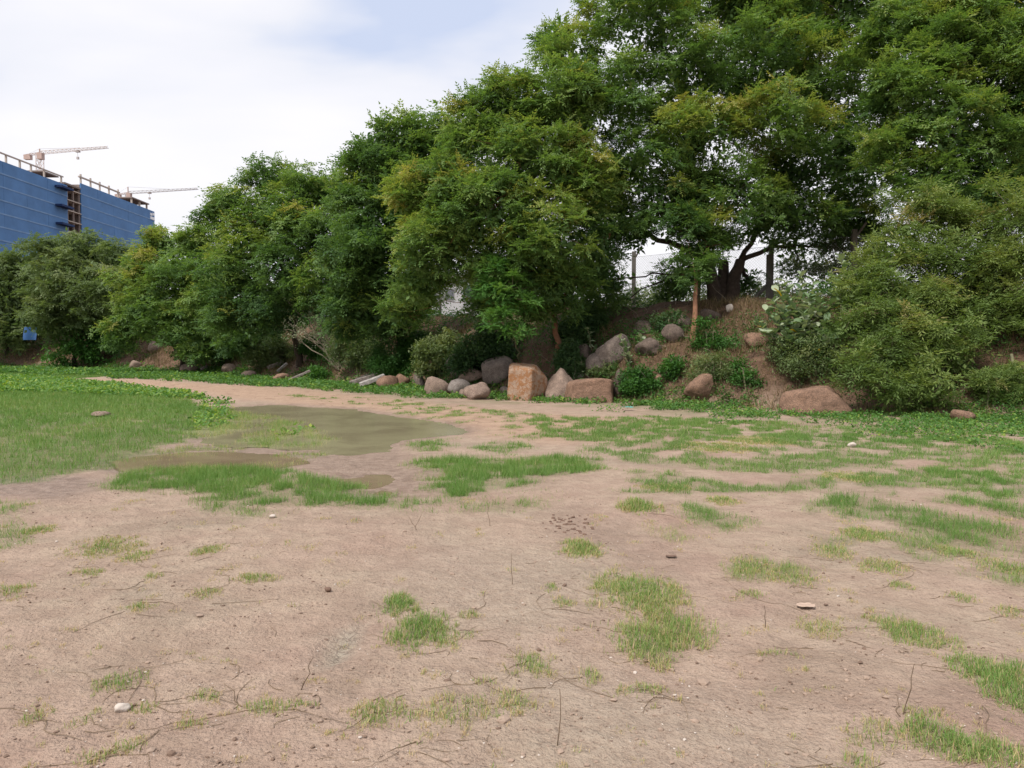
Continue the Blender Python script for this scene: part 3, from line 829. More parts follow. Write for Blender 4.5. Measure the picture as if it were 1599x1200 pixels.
tree('narrow_leaved_bush', 'large pale green bush with drooping narrow leaves right of the milkweed', 'bush', on(1440, 636),
     [(1440, 318, 30, 22, 20, .10), (1470, 345, 36, 26, 20.2, .05), (1505, 350, 28, 28, 20.3), (1420, 365, 32, 24, 19.9, .06), (1385, 400, 34, 26, 19.8, .05), (1440, 410, 36, 28, 19.6, -.05), (1490, 405, 40, 32, 19.6),
      (1352, 440, 32, 26, 19.7), (1395, 460, 38, 28, 19.3, .04), (1450, 470, 40, 30, 19.1), (1500, 460, 28, 30, 19.5, -.08), (1365, 505, 36, 28, 18.9, -.04), (1415, 525, 38, 28, 18.5, .06), (1475, 520, 38, 26, 18.5, .08),
      (1320, 520, 26, 26, 19, -.1), (1385, 565, 36, 24, 18.2), (1440, 572, 34, 22, 18, .05), (1490, 560, 28, 22, 18.3, .02), (1345, 590, 28, 24, 18, -.08), (1540, 385, 30, 34, 19.8, .02), (1535, 440, 28, 30, 19.8, -.06), (1525, 500, 26, 28, 19.2, -.08), (1340, 470, 26, 24, 19.5, .02), (1410, 610, 38, 22, 17.5, .04), (1455, 615, 26, 18, 17.5, -.05)],
     'narrow', 'pale_leaf', 110, trunk_r=0.07, fork=0.25, dens=1.0, rpc=7, sub=0.42, scale=0.88, stems=((0.3, 0), (-0.4, 0.1), (0.0, 0.4)), bark='stem', tint0=0.42, yellow=0.10, fill=9, fscale=.55)

tree('narrow_leaved_bush', 'yellow green bush cut by the right edge of the picture', 'bush', on(1600, 612),
     [(1585, 345, 36, 42, 19.2, .15), (1570, 430, 40, 40, 19.2, .05), (1620, 400, 45, 70, 18.8, .12), (1625, 500, 40, 50, 18.5), (1545, 470, 28, 32, 19.6, 0)],
     'narrow', 'pale_leaf', 111, trunk_r=0.05, fork=0.3, dens=1.05, rpc=7, sub=0.42, scale=0.88, stems=((0.2, 0), (-0.2, 0.1)), bark='stem', tint0=0.48, yellow=0.15, fill=9, fscale=.55)

tree('sapling', 'bright green feathery sapling standing out before the olive neem', 'sapling', on(812, 560),
     [(775, 425, 22, 18, 23.4), (800, 450, 30, 18, 23.2, .1), (765, 460, 22, 16, 23.4), (815, 470, 22, 14, 23.2), (785, 500, 26, 14, 23), (805, 520, 20, 10, 23, -.1)],
     'sapling', 'bright_leaf', 112, trunk_r=0.03, fork=0.5, dens=0.8, rpc=4, sub=0.26, scale=0.8, bark='stem', tint0=0.6, yellow=0.1)

# ------------------------------------------------------------------ shrubs on the bank
def shrub(name, label, px, py, lobes, tpl, mat, seed, **kw):
    b = on(px, py)
    LB = [(lx, ly, rx, ry, b[1] + dd) for lx, ly, rx, ry, dd in lobes]
    a = dict(trunk_r=0.025, fork=0.3, dens=1.35, rpc=5, sub=0.22, scale=1.0, stems=((0.1, 0), (-0.12, 0.05)), bark='stem', tint0=0.45, yellow=0.08)
    a.update(kw)
    return tree(name, label, 'shrub', b, LB, tpl, mat, seed, **a)

shrub('leafy_shrub', 'bright green climbing shrub at the foot of the far left trees', 125, 577, [(130, 530, 40, 26, -.5), (110, 555, 34, 18, -.5), (150, 500, 28, 26, -1), (160, 545, 30, 22, -.5), (150, 468, 14, 20, -1.5)], 'small_far', 'bright_leaf', 201, sub=0.7, rpc=7, scale=1.5, tint0=0.4)
shrub('leafy_shrub', 'dull green shrub above the small round boulders on the left', 340, 573, [(335, 535, 34, 22, .5), (365, 550, 30, 18, 0), (305, 550, 28, 18, .5)], 'small_far', 'dark_leaf', 202, sub=0.5, rpc=7, scale=1.1, tint0=0.5)
shrub('leafy_shrub', 'feathery green shrub above the stacked stone slabs', 625, 592, [(620, 560, 34, 26, .5), (650, 545, 28, 24, .8), (600, 575, 26, 16, 0), (640, 580, 26, 14, 0)], 'fine', 'bright_leaf', 203, tint0=0.10, rpc=8, scale=1.5, sub=0.3)
shrub('leafy_shrub', 'pale green broad leaved shrub above the round boulder', 690, 590, [(680, 555, 28, 24, .4), (705, 570, 22, 16, 0), (668, 578, 16, 10, 0), (700, 540, 20, 16, .7)], 'small', 'grey_leaf', 204, tint0=0.55, rpc=7, scale=1.35, sub=0.28)
shrub('leafy_shrub', 'dark dense shrub behind the big grey boulder', 765, 588, [(745, 555, 34, 24, .5), (780, 560, 24, 20, .3), (720, 570, 18, 14, .3), (765, 530, 30, 20, 1.0)], 'small', 'dark_leaf', 205, tint0=0.35, rpc=9, scale=1.35, sub=0.3)
shrub('leafy_shrub', 'dark leafy shrub behind the pointed boulder', 905, 592, [(895, 575, 24, 16, .4), (915, 582, 18, 12, .1), (885, 555, 16, 14, .6)], 'small', 'dark_leaf', 206, tint0=0.5, rpc=8, scale=1.1)
shrub('leafy_shrub', 'rounded green shrub right beside the angular brown slab', 1000, 620, [(995, 595, 24, 18, .3), (1012, 605, 16, 12, 0), (985, 608, 14, 12, 0)], 'small', 'bright_leaf', 207, tint0=0.15, rpc=9, scale=1.0)
shrub('leafy_shrub', 'small green shrub below the slender reddish trunk', 1055, 592, [(1052, 575, 18, 13, .2), (1040, 582, 12, 8, 0), (1085, 555, 18, 12, 1.0)], 'small', 'bright_leaf', 208, tint0=0.2, rpc=7, scale=0.95)
shrub('leafy_shrub', 'low green shrub left of the large flat brown boulder', 1168, 612, [(1165, 592, 16, 13, .2), (1180, 600, 10, 8, 0), (1155, 575, 12, 10, .6)], 'small', 'bright_leaf', 209, tint0=0.2, rpc=7, scale=0.9)
shrub('leafy_shrub', 'twiggy olive undergrowth above the large flat brown boulder', 1285, 600, [(1265, 560, 32, 24, .5), (1300, 575, 26, 20, .2), (1240, 580, 22, 16, .2), (1225, 545, 24, 16, .8), (1290, 520, 30, 22, 1.2)], 'fine', 'grey_leaf', 210, tint0=0.4, rpc=7, scale=1.3, sub=0.28)
shrub('leafy_shrub', 'small pale green shrub at the right edge beside the little brown boulder', 1545, 640, [(1540, 605, 22, 18, .2), (1575, 595, 26, 20, .3), (1590, 625, 20, 12, 0)], 'narrow', 'pale_leaf', 211, tint0=0.5, rpc=5, scale=0.6)
shrub('fern_like_plant', 'fern like bright green plant between the fallen slabs', 500, 597, [(500, 588, 13, 7, 0), (492, 584, 8, 6, .1)], 'small', 'bright_leaf', 212, tint0=0.35, rpc=9, scale=1.3, sub=0.22)
shrub('leafy_shrub', 'small bluish green shrub under the trees above the fern like plant', 490, 565, [(488, 545, 18, 13, .2), (500, 552, 12, 9, 0)], 'small', 'bright_leaf', 213, tint0=0.15, rpc=8, scale=1.5, sub=0.25)
shrub('leafy_shrub', 'mixed green thicket behind the two brown rocks', 560, 590, [(545, 545, 30, 26, .8), (575, 555, 22, 22, .4), (560, 520, 26, 20, 1.5)], 'fine', 'grey_leaf', 214, tint0=0.25, rpc=8, scale=1.8, sub=0.36)
shrub('leafy_shrub', 'low olive shrub on the bank under the darker left trees', 420, 575, [(415, 545, 30, 20, .5), (445, 555, 26, 16, .3), (400, 560, 22, 14, 0)], 'fine', 'grey_leaf', 215, tint0=0.3, rpc=8, scale=2.2, sub=0.4)

shrub('leafy_shrub', 'straggly olive shrub above the straw covered mound like rock', 1122, 598, [(1112, 572, 26, 18, .3), (1135, 585, 20, 14, .1), (1095, 585, 16, 10, 0)], 'fine', 'grey_leaf', 216, tint0=0.45, rpc=6, scale=1.1, sub=0.24)
shrub('leafy_shrub', 'low weedy shrub at the foot of the domed bank boulder', 948, 592, [(942, 582, 22, 9, .1), (962, 584, 16, 8, 0)], 'small', 'grey_leaf', 217, tint0=0.4, rpc=6, scale=.9)
shrub('leafy_shrub', 'dim shrub on the slope just left of the slender reddish trunk', 1048, 528, [(1045, 505, 24, 16, .4), (1062, 520, 14, 10, 0)], 'small', 'dark_leaf', 218, tint0=0.5, rpc=6, scale=1.1)
shrub('leafy_shrub', 'dark shrub in the shade between the olive neem trunk and the domed boulder', 902, 545, [(895, 520, 28, 20, .5), (922, 508, 24, 16, .8), (905, 535, 20, 10, 0)], 'small', 'dark_leaf', 219, tint0=0.4, rpc=7, scale=1.2)
shrub('leafy_shrub', 'green creeper mound right of the slender reddish trunk', 1108, 548, [(1105, 535, 20, 10, .2), (1130, 540, 18, 8, 0), (1098, 515, 10, 16, .2)], 'small', 'bright_leaf', 220, tint0=0.25, rpc=6, scale=1.0)

# bare-branched whitish shrub
def bare_shrub():
    r = np.random.default_rng(55)
    b = on(532, 578)
    root = tag(empty('bare_shrub', b), 'pale bare branched shrub with a few whitish leaves leaning left', 'shrub')
    br = MB(); pts = []
    for k in range(12):
        tip = P(r.uniform(445, 520), r.uniform(478, 528), b[1] + r.uniform(-.6, .8))
        path = wavy(b + np.array([r.normal(0, .08), 0, 0]), tip, r, 8, 0.04, 0.10)
        br.tube(path, np.linspace(0.035, 0.010, 8), 4)
        for j in range(5):
            q = path[r.integers(4, 8)]
            t2 = q + np.array([r.normal(-.2, .3), r.normal(0, .3), r.uniform(.05, .5)])
            br.tube(wavy(q, t2, r, 4, .06), [0.012, 0.01, 0.008, 0.005], 3)
            pts.append(t2)
    br.build('branches', M['twig'], root)
    pts = np.array(pts); pts = np.concatenate([pts, pts + r.normal(0, .12, pts.shape)])
    o = foliage('leaves', root, M['pale_twig_leaf'], [scatter(TPL['small'], pts, r.uniform(.9, 1.4, len(pts)), r.uniform(0.2, 1, len(pts)), r)])
    o["kind"] = "stuff"
bare_shrub()

# milkweed: each big leaf a part
def leaf_mesh(name, mat, L=0.17, Wd=0.10, cup=0.02, curl=0.03):
    n = 6; v = []; f = []
    for i in range(n + 1):
        t = i / n
        w = Wd / 2 * (math.sin(math.pi * min(1, t * 0.92 + 0.08)) ** 0.7)
        z = -curl * t * t * 2
        v += [(L * t, -w, z + cup), (L * t, 0, z), (L * t, w, z + cup)]
    f = []
    for i in range(n):
        a = i * 3
        f += [[a, a + 3, a + 4, a + 1], [a + 1, a + 4, a + 5, a + 2]]
    return np.array(v), np.array(f)

MILK = []
_v, _f = leaf_mesh('leaf', None)
for k, tn in enumerate((0.2, 0.5, 0.8, 0.93, 1.0)):
    me_ = mesh_np('milkweed_leaf', _v, [_f], [np.full(len(_f), tn)], True)
    me_.materials.append(M['milkweed'])
    MILK.append(me_)

def milkweed(label, px, py, stems, seed, lsc=1.0, per=10, yellow=0.03):
    r = np.random.default_rng(seed)
    b = on(px, py)
    root = tag(empty('milkweed', b), label, 'shrub', 'milkweed plants on the bank')
    for (tx, ty, dd) in stems:
        tip = P(tx, ty, b[1] + dd)
        path = wavy(b + np.array([r.normal(0, .06), r.normal(0, .06), -0.05]), tip, r, 9, 0.03, 0.0)
        stem = MB().tube(path, np.linspace(0.022, 0.009, 9), 5).build('stem', M['stem'], root, True)
        n = per
        for j in range(n):
            t = 0.35 + 0.65 * (j / (n - 1))
            q = path[0] + 0
            k = t * 8; i = min(7, int(k)); q = path[i] + (path[i + 1] - path[i]) * (k - i)
            az = j * 1.57 + r.normal(0, .4); el = r.uniform(0.0, 0.8) + 0.4 * t
            me_ = MILK[4] if r.random() < yellow else MILK[r.integers(0, 4)]
            o = bpy.data.objects.new('leaf', me_)
            s = lsc * r.uniform(0.8, 1.3)
            mat = Matrix.Translation(Vector(q)) @ Matrix.Rotation(az, 4, 'Z') @ Matrix.Rotation(-el, 4, 'Y') @ Matrix.Rotation(r.normal(0, .4), 4, 'X') @ Matrix.Diagonal((s, s, s, 1))
            COL.objects.link(o)
            o.parent = stem
            o.matrix_local = mat
milkweed('large many stemmed milkweed with pale leaves left of the narrow leaved bush', 1262, 560,
         [(1180, 505, .4), (1195, 485, .6), (1215, 455, .8), (1235, 470, .6), (1250, 430, 1.0), (1262, 465, .4), (1280, 470, .2), (1290, 500, 0), (1210, 500, .2), (1300, 530, -.3), (1275, 555, -.4), (1240, 505, 0.1), (1225, 440, 1.0), (1205, 470, .5), (1190, 520, 0), (1230, 530, -.2), (1270, 440, .8), (1300, 470, .4), (1255, 490, 0.0), (1220, 485, .3)], 61, 1.5, 26, 0.015)
milkweed('tall single milkweed with yellow leaves against the light', 1318, 500,
         [(1312, 400, .5), (1318, 415, .6), (1326, 440, .3), (1300, 455, .4)], 62, 1.5, 18, 0.08)
milkweed('upright dark green milkweed stalk left of the domed bank boulder', 925, 560, [(918, 515, .1), (930, 545, 0)], 63, 1.1, 12, 0.0)
milkweed('pale milkweed stalk curving over the right side of the domed bank boulder', 985, 575, [(968, 528, 0), (982, 555, -.1), (976, 540, -.1)], 64, 1.0, 12, 0.02)
milkweed('short pale milkweed sprig among the bank rocks', 1010, 545, [(1000, 527, 0), (1006, 536, 0)], 65, 0.95, 8, 0.0)

# ------------------------------------------------------------------ boulders
ICO = {}
def ico(n):
    if n not in ICO:
        import bmesh
        bm = bmesh.new(); bmesh.ops.create_icosphere(bm, subdivisions=n, radius=1)
        v = np.array([q.co[:] for q in bm.verts]); f = np.array([[q.index for q in fc.verts] for fc in bm.faces]); bm.free()
        ICO[n] = (v / np.linalg.norm(v, axis=1)[:, None], f)
    return ICO[n]

UPG = 'rocks on the bank slope'
def boulder(label, box, mat, seed, planes=None, flat=0.0, nplanes=14, soft=14.0, depth=0.85, rough=0.10, sub=4, name='boulder', sink=0.14, group='boulders at the foot of the bank', tilt=0.0, cat='boulder', dy=0.0):
    r = np.random.default_rng(seed)
    x0, y0, x1, y1 = box
    cx = (x0 + x1) / 2
    b = on(cx, y1)
    k = b[1] / F
    w, hh = (x1 - x0) * k, (y1 - y0) * k
    if x1 - x0 < 42 and sub == 4: sub = 3
    d, f = ico(sub)
    if planes is None:
        n = r.normal(0, 1, (nplanes, 3)); n /= np.linalg.norm(n, axis=1)[:, None]
        ds = r.uniform(0.72, 1.0, nplanes)
    else:
        n = np.array([p[:3] for p in planes], float); n /= np.linalg.norm(n, axis=1)[:, None]
        ds = np.array([p[3] for p in planes])
    dot = d @ n.T
    inv = np.where(dot > 0.02, dot / ds[None], 0.02)
    inv = np.concatenate([inv, np.full((len(d), 1), 0.78)], 1)
    rad = 1.0 / (np.sum(inv ** soft, 1) ** (1.0 / soft))
    v = d * rad[:, None]
    nn = fbm(d[:, 0] * 2.3 + seed, d[:, 1] * 2.3, d[:, 2] * 2.3, seed=seed, octv=5) - 0.5
    n2 = fbm(d[:, 0] * 9 + seed, d[:, 1] * 9, d[:, 2] * 9, seed=seed + 3, octv=3) - 0.5
    v = v * (1 + rough * 2.6 * nn + (0.02 + rough * 0.7) * n2)[:, None]
    ext = v.max(0) - v.min(0)
    v = (v - (v.max(0) + v.min(0)) / 2) / ext
    hs = hh * (1 + sink)
    v = v * np.array([w, w * depth, hs])
    if tilt:
        c, s = math.cos(tilt), math.sin(tilt); v = v @ np.array([[c, 0, -s], [0, 1, 0], [s, 0, c]])
    v[:, 2] += hs / 2 - hh * sink
    v[:, 1] += w * depth * 0.35 + dy
    me_ = mesh_np(name, v, [f], None, True)
    zc = hz(b[0], b[1] + w * depth * 0.35 + dy)
    b = b + np.array([0, 0, (0.75 if group != UPG else 0.25) * max(0.0, zc - b[2])])
    o = link(name, me_, M[mat]); o.location = tuple(b)
    tag(o, label, cat, group)
    return o

boulder('smooth egg round pale boulder, frontmost left of the row', (661, 588, 701, 619), 'rock_pink', 1, nplanes=26, soft=9, rough=0.05)
boulder('tall squared block with orange stains, tallest stone of the row', (791, 567, 857, 626), 'rock_stain', 2,
        planes=[(-.45, -.9, .06, .74), (.86, -.5, .0, .70), (.10, -.15, 1, .86), (-.95, .15, .05, .80), (.3, 1, 0, .8), (0, 0, -1, .9), (.72, -.2, .62, .86), (.75, -.45, -.5, .82), (-.3, -.5, .85, .98)], soft=40, rough=0.04, sub=5, depth=0.8)
boulder('angular flat topped brown slab block beside the rounded green shrub', (884, 591, 964, 629), 'rock_brown', 3,
        planes=[(-.08, -1, .05, .55), (.98, -.2, .05, .86), (-.95, -.25, .12, .86), (-.22, -.05, 1, .62), (.15, .1, 1, .66), (0, 1, 0, .6), (0, 0, -1, .7), (-.75, -.1, .7, .86)], soft=45, rough=0.05, sub=5, depth=0.6)
boulder('pointed grey brown boulder between the stained block and the brown slab', (850, 575, 905, 626), 'rock_pink', 4,
        planes=[(-.75, -.35, .62, .60), (.72, -.35, .62, .62), (0, -1, .25, .7), (0, 1, .2, .7), (0, 0, -1, .7), (-.9, 0, -.2, .9), (.9, 0, -.3, .8), (.1, -.75, .65, .70)], soft=22, rough=0.05, sub=4)
boulder('big rounded grey boulder leaning behind the stained block on its left', (750, 573, 805, 614), 'rock_grey', 5, nplanes=18, soft=12, rough=0.07, dy=0.35)
boulder('low flat topped grey boulder behind the round pale one', (692, 572, 747, 606), 'rock_grey', 6, nplanes=12, soft=18, rough=0.07, dy=0.5)
boulder('mottled whitish grey boulder right beside the round pale one', (697, 592, 736, 619), 'slab', 7, nplanes=11, soft=20, rough=0.09)
boulder('tan boulder wedged behind the mottled one', (714, 586, 760, 611), 'rock_pink', 8, nplanes=14, soft=16, rough=0.07, dy=0.3)
boulder('pinkish low boulder in front of the big rounded grey one', (723, 598, 766, 625), 'rock_pink', 9, nplanes=14, soft=14, rough=0.09)
boulder('small pinkish stone at the left foot of the low pinkish boulder', (716, 607, 733, 622), 'rock_pink', 10, nplanes=12, rough=0.08, sub=3)
boulder('small grey stone tucked against the left foot of the stained block', (780, 604, 798, 618), 'rock_grey', 11, nplanes=12, rough=0.08, sub=3)
boulder('upright stump shaped grey boulder left of the round pale one', (645, 583, 664, 608), 'rock_grey', 12, nplanes=10, soft=18, rough=0.09)
boulder('purplish boulder peeping over the angular brown slab', (918, 572, 966, 606), 'rock_grey', 13, nplanes=11, soft=20, rough=0.06, dy=0.5)
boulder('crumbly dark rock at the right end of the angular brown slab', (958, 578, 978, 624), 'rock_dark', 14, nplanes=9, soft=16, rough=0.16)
boulder('small white stone sitting on the brown slab\'s left shoulder', (899, 587, 915, 602), 'white_stone', 15, nplanes=10, rough=0.06, sub=3, dy=0.35)
boulder('brown rock right beside the pale stone slab', (586, 587, 620, 609), 'rock_brown', 16, nplanes=12, soft=14, rough=0.09)
boulder('narrow brown rock next right of the rock by the slabs', (616, 586, 640, 606), 'rock_brown', 17, nplanes=10, soft=14, rough=0.10)
boulder('large flat brown boulder at the bank foot under the narrow leaved bush', (1231, 604, 1337, 649), 'rock_brown', 18,
        planes=[(0, -1, .25, .6), (-.8, -.5, .2, .75), (.7, -.3, .65, .72), (-.2, 0, 1, .62), (0, 1, 0, .7), (0, 0, -1, .7), (.35, -.7, .6, .68), (-.6, -.3, .75, .80)], soft=22, rough=0.12, sub=4, depth=0.6)
boulder('little brown boulder at the bank foot near the right edge', (1491, 641, 1531, 659), 'rock_brown', 19, nplanes=14, soft=12, rough=0.08)
boulder('earthy mound like rock half covered in straw right of the green shrub', (1070, 591, 1122, 630), 'rock_brown', 20, nplanes=12, soft=10, rough=0.12)
UP = 'rocks on the bank slope'
boulder('big domed grey boulder halfway up the bank', (931, 526, 988, 577), 'rock_grey', 21, nplanes=14, soft=12, rough=0.07, group=UP)
boulder('pinkish slab rock right of the domed boulder on the slope', (993, 530, 1035, 560), 'rock_dark', 22, nplanes=6, soft=26, rough=0.14, group=UP)  # this and the next rock get the darker material to look shadowed
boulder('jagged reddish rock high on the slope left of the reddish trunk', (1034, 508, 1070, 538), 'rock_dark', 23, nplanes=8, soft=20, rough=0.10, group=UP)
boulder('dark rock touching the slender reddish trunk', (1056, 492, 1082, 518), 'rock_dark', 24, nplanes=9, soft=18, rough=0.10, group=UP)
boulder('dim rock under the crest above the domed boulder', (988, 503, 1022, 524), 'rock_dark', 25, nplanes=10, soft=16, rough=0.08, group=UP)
boulder('buff boulder under the left of the large milkweed', (1162, 521, 1202, 546), 'rock_brown', 26, nplanes=12, soft=14, rough=0.07, group=UP)
boulder('tan boulder on the crest behind the tall milkweed', (1323, 486, 1362, 507), 'rock_brown', 27, nplanes=12, soft=14, rough=0.07, group=UP)
boulder('white stone near the foot of the dark forked trunk', (1134, 476, 1146, 488), 'white_stone', 28, nplanes=9, rough=0.08, sub=3, group=UP)
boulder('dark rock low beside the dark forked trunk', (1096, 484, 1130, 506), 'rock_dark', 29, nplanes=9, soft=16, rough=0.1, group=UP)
boulder('small brown boulder in the green right of the rounded shrub', (1022, 585, 1040, 601), 'rock_brown', 31, nplanes=12, rough=0.08, sub=3, group=UP)
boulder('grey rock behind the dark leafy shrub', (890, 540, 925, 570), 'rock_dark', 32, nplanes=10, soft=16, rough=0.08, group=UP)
FAR = 'boulders along the far left of the bank'
boulder('round pink boulder below the dull green shrub on the left', (280, 569, 306, 586), 'rock_pink', 33, nplanes=16, soft=10, rough=0.06, group=FAR)
boulder('rounded tan boulder left of the two grey slabs', (344, 570, 366, 586), 'rock_pink', 34, nplanes=14, soft=10, rough=0.06, group=FAR)
boulder('small grey stone between the two round left boulders', (309, 572, 325, 583), 'slab', 35, nplanes=10, rough=0.08, sub=3, group=FAR)
boulder('flattish pink boulder just left of the fallen grey slabs', (371, 579, 398, 592), 'rock_pink', 36, nplanes=12, rough=0.08, group=FAR)
boulder('long tilted tan slab rock high on the left bank', (226, 535, 254, 553), 'rock_pink', 37, nplanes=8, soft=24, rough=0.06, tilt=0.45, group=FAR)
boulder('pale yellowish boulder at the left foot of the bank', (200, 566, 220, 580), 'rock_pink', 38, nplanes=12, rough=0.08, sub=3, group=FAR)
boulder('reddish rock under the thin slab on the left', (420, 583, 450, 597), 'rock_brown', 39, nplanes=10, rough=0.1, group=FAR)
boulder('pinkish rock beneath the shrubs behind the round pale boulder', (675, 577, 690, 590), 'rock_pink', 40, nplanes=10, rough=0.08, sub=3, group=UP)

# broken stone slabs leaning on the bank
def slab(label, p0, p1, wid, th, mat, seed, lift=0.12, name='stone_slab'):
    r = np.random.default_rng(seed)
    a, b = on(*p0), on(*p1)
    b = P(p1[0], p1[1], a[1] + 0.35); b[2] = max(b[2], a[2] + 0.1)
    a[2] += th * 0.5 + 0.10; b[2] += 0.12
    ax = b - a; L = np.linalg.norm(ax); ax /= L
    sd_ = np.cross(ax, [0, 0, 1]); sd_ /= np.linalg.norm(sd_); up = np.cross(sd_, ax)
    n = 8
    v, f = [], []
    for i in range(n + 1):
        t = i / n - 0.5
        ww, tt = wid * r.uniform(.88, 1.08) / 2, th * r.uniform(.85, 1.1) / 2
        for (sx, sz) in ((-1, -1), (1, -1), (1, .7), (.85, 1), (-.85, 1), (-1, .7)):
            v.append([t * L * (1 + r.normal(0, .01)), sx * ww, sz * tt])
    v = np.array(v)
    m = 6
    f = [[i * m + j, i * m + (j + 1) % m, (i + 1) * m + (j + 1) % m, (i + 1) * m + j] for i in range(n) for j in range(m)]
    f += [[4, 3, 2, 5], [5, 2, 1, 0], [n * m + 5, n * m + 2, n * m + 3, n * m + 4], [n * m, n * m + 1, n * m + 2, n * m + 5]]
    R = np.stack([ax, sd_, up], 1)
    me_ = mesh_np(name, v @ R.T, [np.array(f)])
    o = link(name, me_, M[mat]); o.location = tuple((a + b) / 2)
    return tag(o, label, 'stone slab', 'broken stone slabs leaning on the bank')
slab('dark long slab, uppermost of the leaning stack', (556, 600), (594, 584), 0.30, 0.16, 'slab', 1)
slab('pinkish grey slab in the middle of the leaning stack', (546, 605), (590, 589), 0.34, 0.15, 'slab', 2)
slab('whitish slab, lowest and brightest of the leaning stack', (562, 608), (600, 592), 0.40, 0.17, 'slab_pale', 3)
slab('thin pale slab lying low left of the fern like plant', (451, 599), (484, 583), 0.24, 0.10, 'slab', 4)
slab('broad grey slab, leftmost of the fallen slabs', (417, 580), (441, 569), 0.62, 0.20, 'slab', 5)
slab('narrow pale slab right of the broad grey slab', (433, 585), (448, 571), 0.18, 0.12, 'slab_pale', 6)

# ------------------------------------------------------------------ chain-link fence on the crest
def crest(s_off):
    """points along the bank at a signed distance behind its foot"""
    out_ = []
    P_ = BASE[1:-1]
    for i in range(len(P_)):
        t = P_[min(i + 1, len(P_) - 1)] - P_[max(i - 1, 0)]
        t /= np.linalg.norm(t)
        nrm = np.array([t[1], -t[0]])
        out_.append(P_[i] + nrm * s_off)
    return np.array(out_)
fl = crest(8.8)
seg = np.linalg.norm(np.diff(fl, axis=0), axis=1); cum = np.concatenate([[0], np.cumsum(seg)])
def along(d):
    return np.array([np.interp(d, cum, fl[:, 0]), np.interp(d, cum, fl[:, 1])])
fy = fl[:, 1]
d_start, d_end = 6.0, float(np.interp(0, [0, 1], [0, 0])) + 62.0
froot = empty('chain_link_fence', (*along(d_start), hz(*along(d_start))))
tag(froot, 'chain link fence with concrete posts along the crest behind the trees', 'fence')
FH = 2.3
dd_ = np.arange(d_start, d_end, 3.0)
for d in dd_:
    q = along(d); z = hz(*q)
    p = MB()
    p.box((q[0], q[1], z + FH / 2), 0.16, 0.16, FH + 0.5)
    p.bar((q[0], q[1], z + FH * 0.95), (q[0] + 0.3, q[1] - 0.25, z + FH + 0.45), 0.05)
    p.build('post', M['concrete'], froot)
wm = MB()
pitch = 0.11
D = np.arange(d_start - FH, d_end, pitch)
alongv = lambda d: np.stack([np.interp(d, cum, fl[:, 0]), np.interp(d, cum, fl[:, 1])], 1)
for sgn in (1, -1):
    a_d = D if sgn == 1 else D + FH
    b_d = a_d + sgn * FH
    ok = (np.minimum(a_d, b_d) > d_start) & (np.maximum(a_d, b_d) < d_end)
    A, B = alongv(a_d[ok]), alongv(b_d[ok])
    za, zb = h(A[:, 0], A[:, 1]) + 0.05, h(B[:, 0], B[:, 1]) + FH
    for k in range(len(A)):
        wm.tube([(A[k, 0], A[k, 1], za[k]), (B[k, 0], B[k, 1], zb[k])], 0.004, 3)
o = wm.build('wire_mesh', M['wire'], froot); o["kind"] = "stuff"
for zz in (0.1, FH / 2, FH):
    ps = alongv(np.arange(d_start, d_end, 1.5)); ps = np.column_stack([ps, h(ps[:, 0], ps[:, 1]) + zz])
    MB().tube(ps, 0.008, 3).build('strand', M['wire'], froot)

# braced old post by the forked trunk
def braced_post():
    b = onY(1197, 28.6)
    root = tag(empty('fence_post', b), 'leaning dark concrete post with two braces beside the forked trunk', 'post')
    top = P(1200, 398, 28.6)
    ax = top - b
    MB().tube([b - ax * 0.05, b + ax * 0.5, top], [0.115, 0.11, 0.105], 4).build('post', M['concrete'], root)
    mid = b + ax * 0.42
    e1 = onY(1170, 28.3); e2 = onY(1228, 28.3)
    MB().tube([mid, e1 + np.array([0, 0, .1])], [0.075, 0.07], 4).build('brace', M['concrete'], root)
    MB().tube([mid + np.array([0, 0, .1]), e2 + np.array([0, 0, .35])], [0.075, 0.07], 4).build('brace', M['concrete'], root)
braced_post()

# ------------------------------------------------------------------ undergrowth and dry grass (uncountable)
_bl = BASE[1:-1]
_bs = np.linalg.norm(np.diff(_bl, axis=0), axis=1); _bc = np.concatenate([[0], np.cumsum(_bs)])
_bd = np.arange(0, _bc[-1], 0.1)
_bp = np.stack([np.interp(_bd, _bc, _bl[:, 0]), np.interp(_bd, _bc, _bl[:, 1])], 1)
_bt = np.gradient(_bp, axis=0); _bt = np.stack([np.convolve(np.pad(_bt[:, k], 30, 'edge'), np.ones(61) / 61, 'valid') for k in (0, 1)], 1)
_bt /= np.linalg.norm(_bt, axis=1)[:, None]

def scatter_band(n, smin, smax, ymax, r, pxmin=-80, pxmax=1680, power=1.3):
    """points along the bank between two offsets from its foot, denser near the viewer"""
    px = _bp[:, 0] / np.maximum(_bp[:, 1], 1) * F + 800
    w = (20.0 / np.hypot(_bp[:, 0], _bp[:, 1])) ** power * (px > pxmin - 200) * (px < pxmax + 250) * (_bp[:, 1] < ymax + 10)
    i = r.choice(len(w), n, p=w / w.sum())
    q = r.uniform(smin, smax, n)
    nrm = np.stack([_bt[i, 1], -_bt[i, 0]], 1)
    p = _bp[i] + _bt[i] * r.uniform(-.1, .1, n)[:, None] + nrm * q[:, None]
    x, y = p[:, 0], p[:, 1]
    s = sdist(x, y)
    px = x / np.maximum(y, 1) * F + 800
    ok = (y > 5) & (y < ymax) & (px > pxmin) & (px < pxmax) & (s > smin - .1) & (s < smax + .1)
    return x[ok], y[ok], s[ok]

r = np.random.default_rng(77)
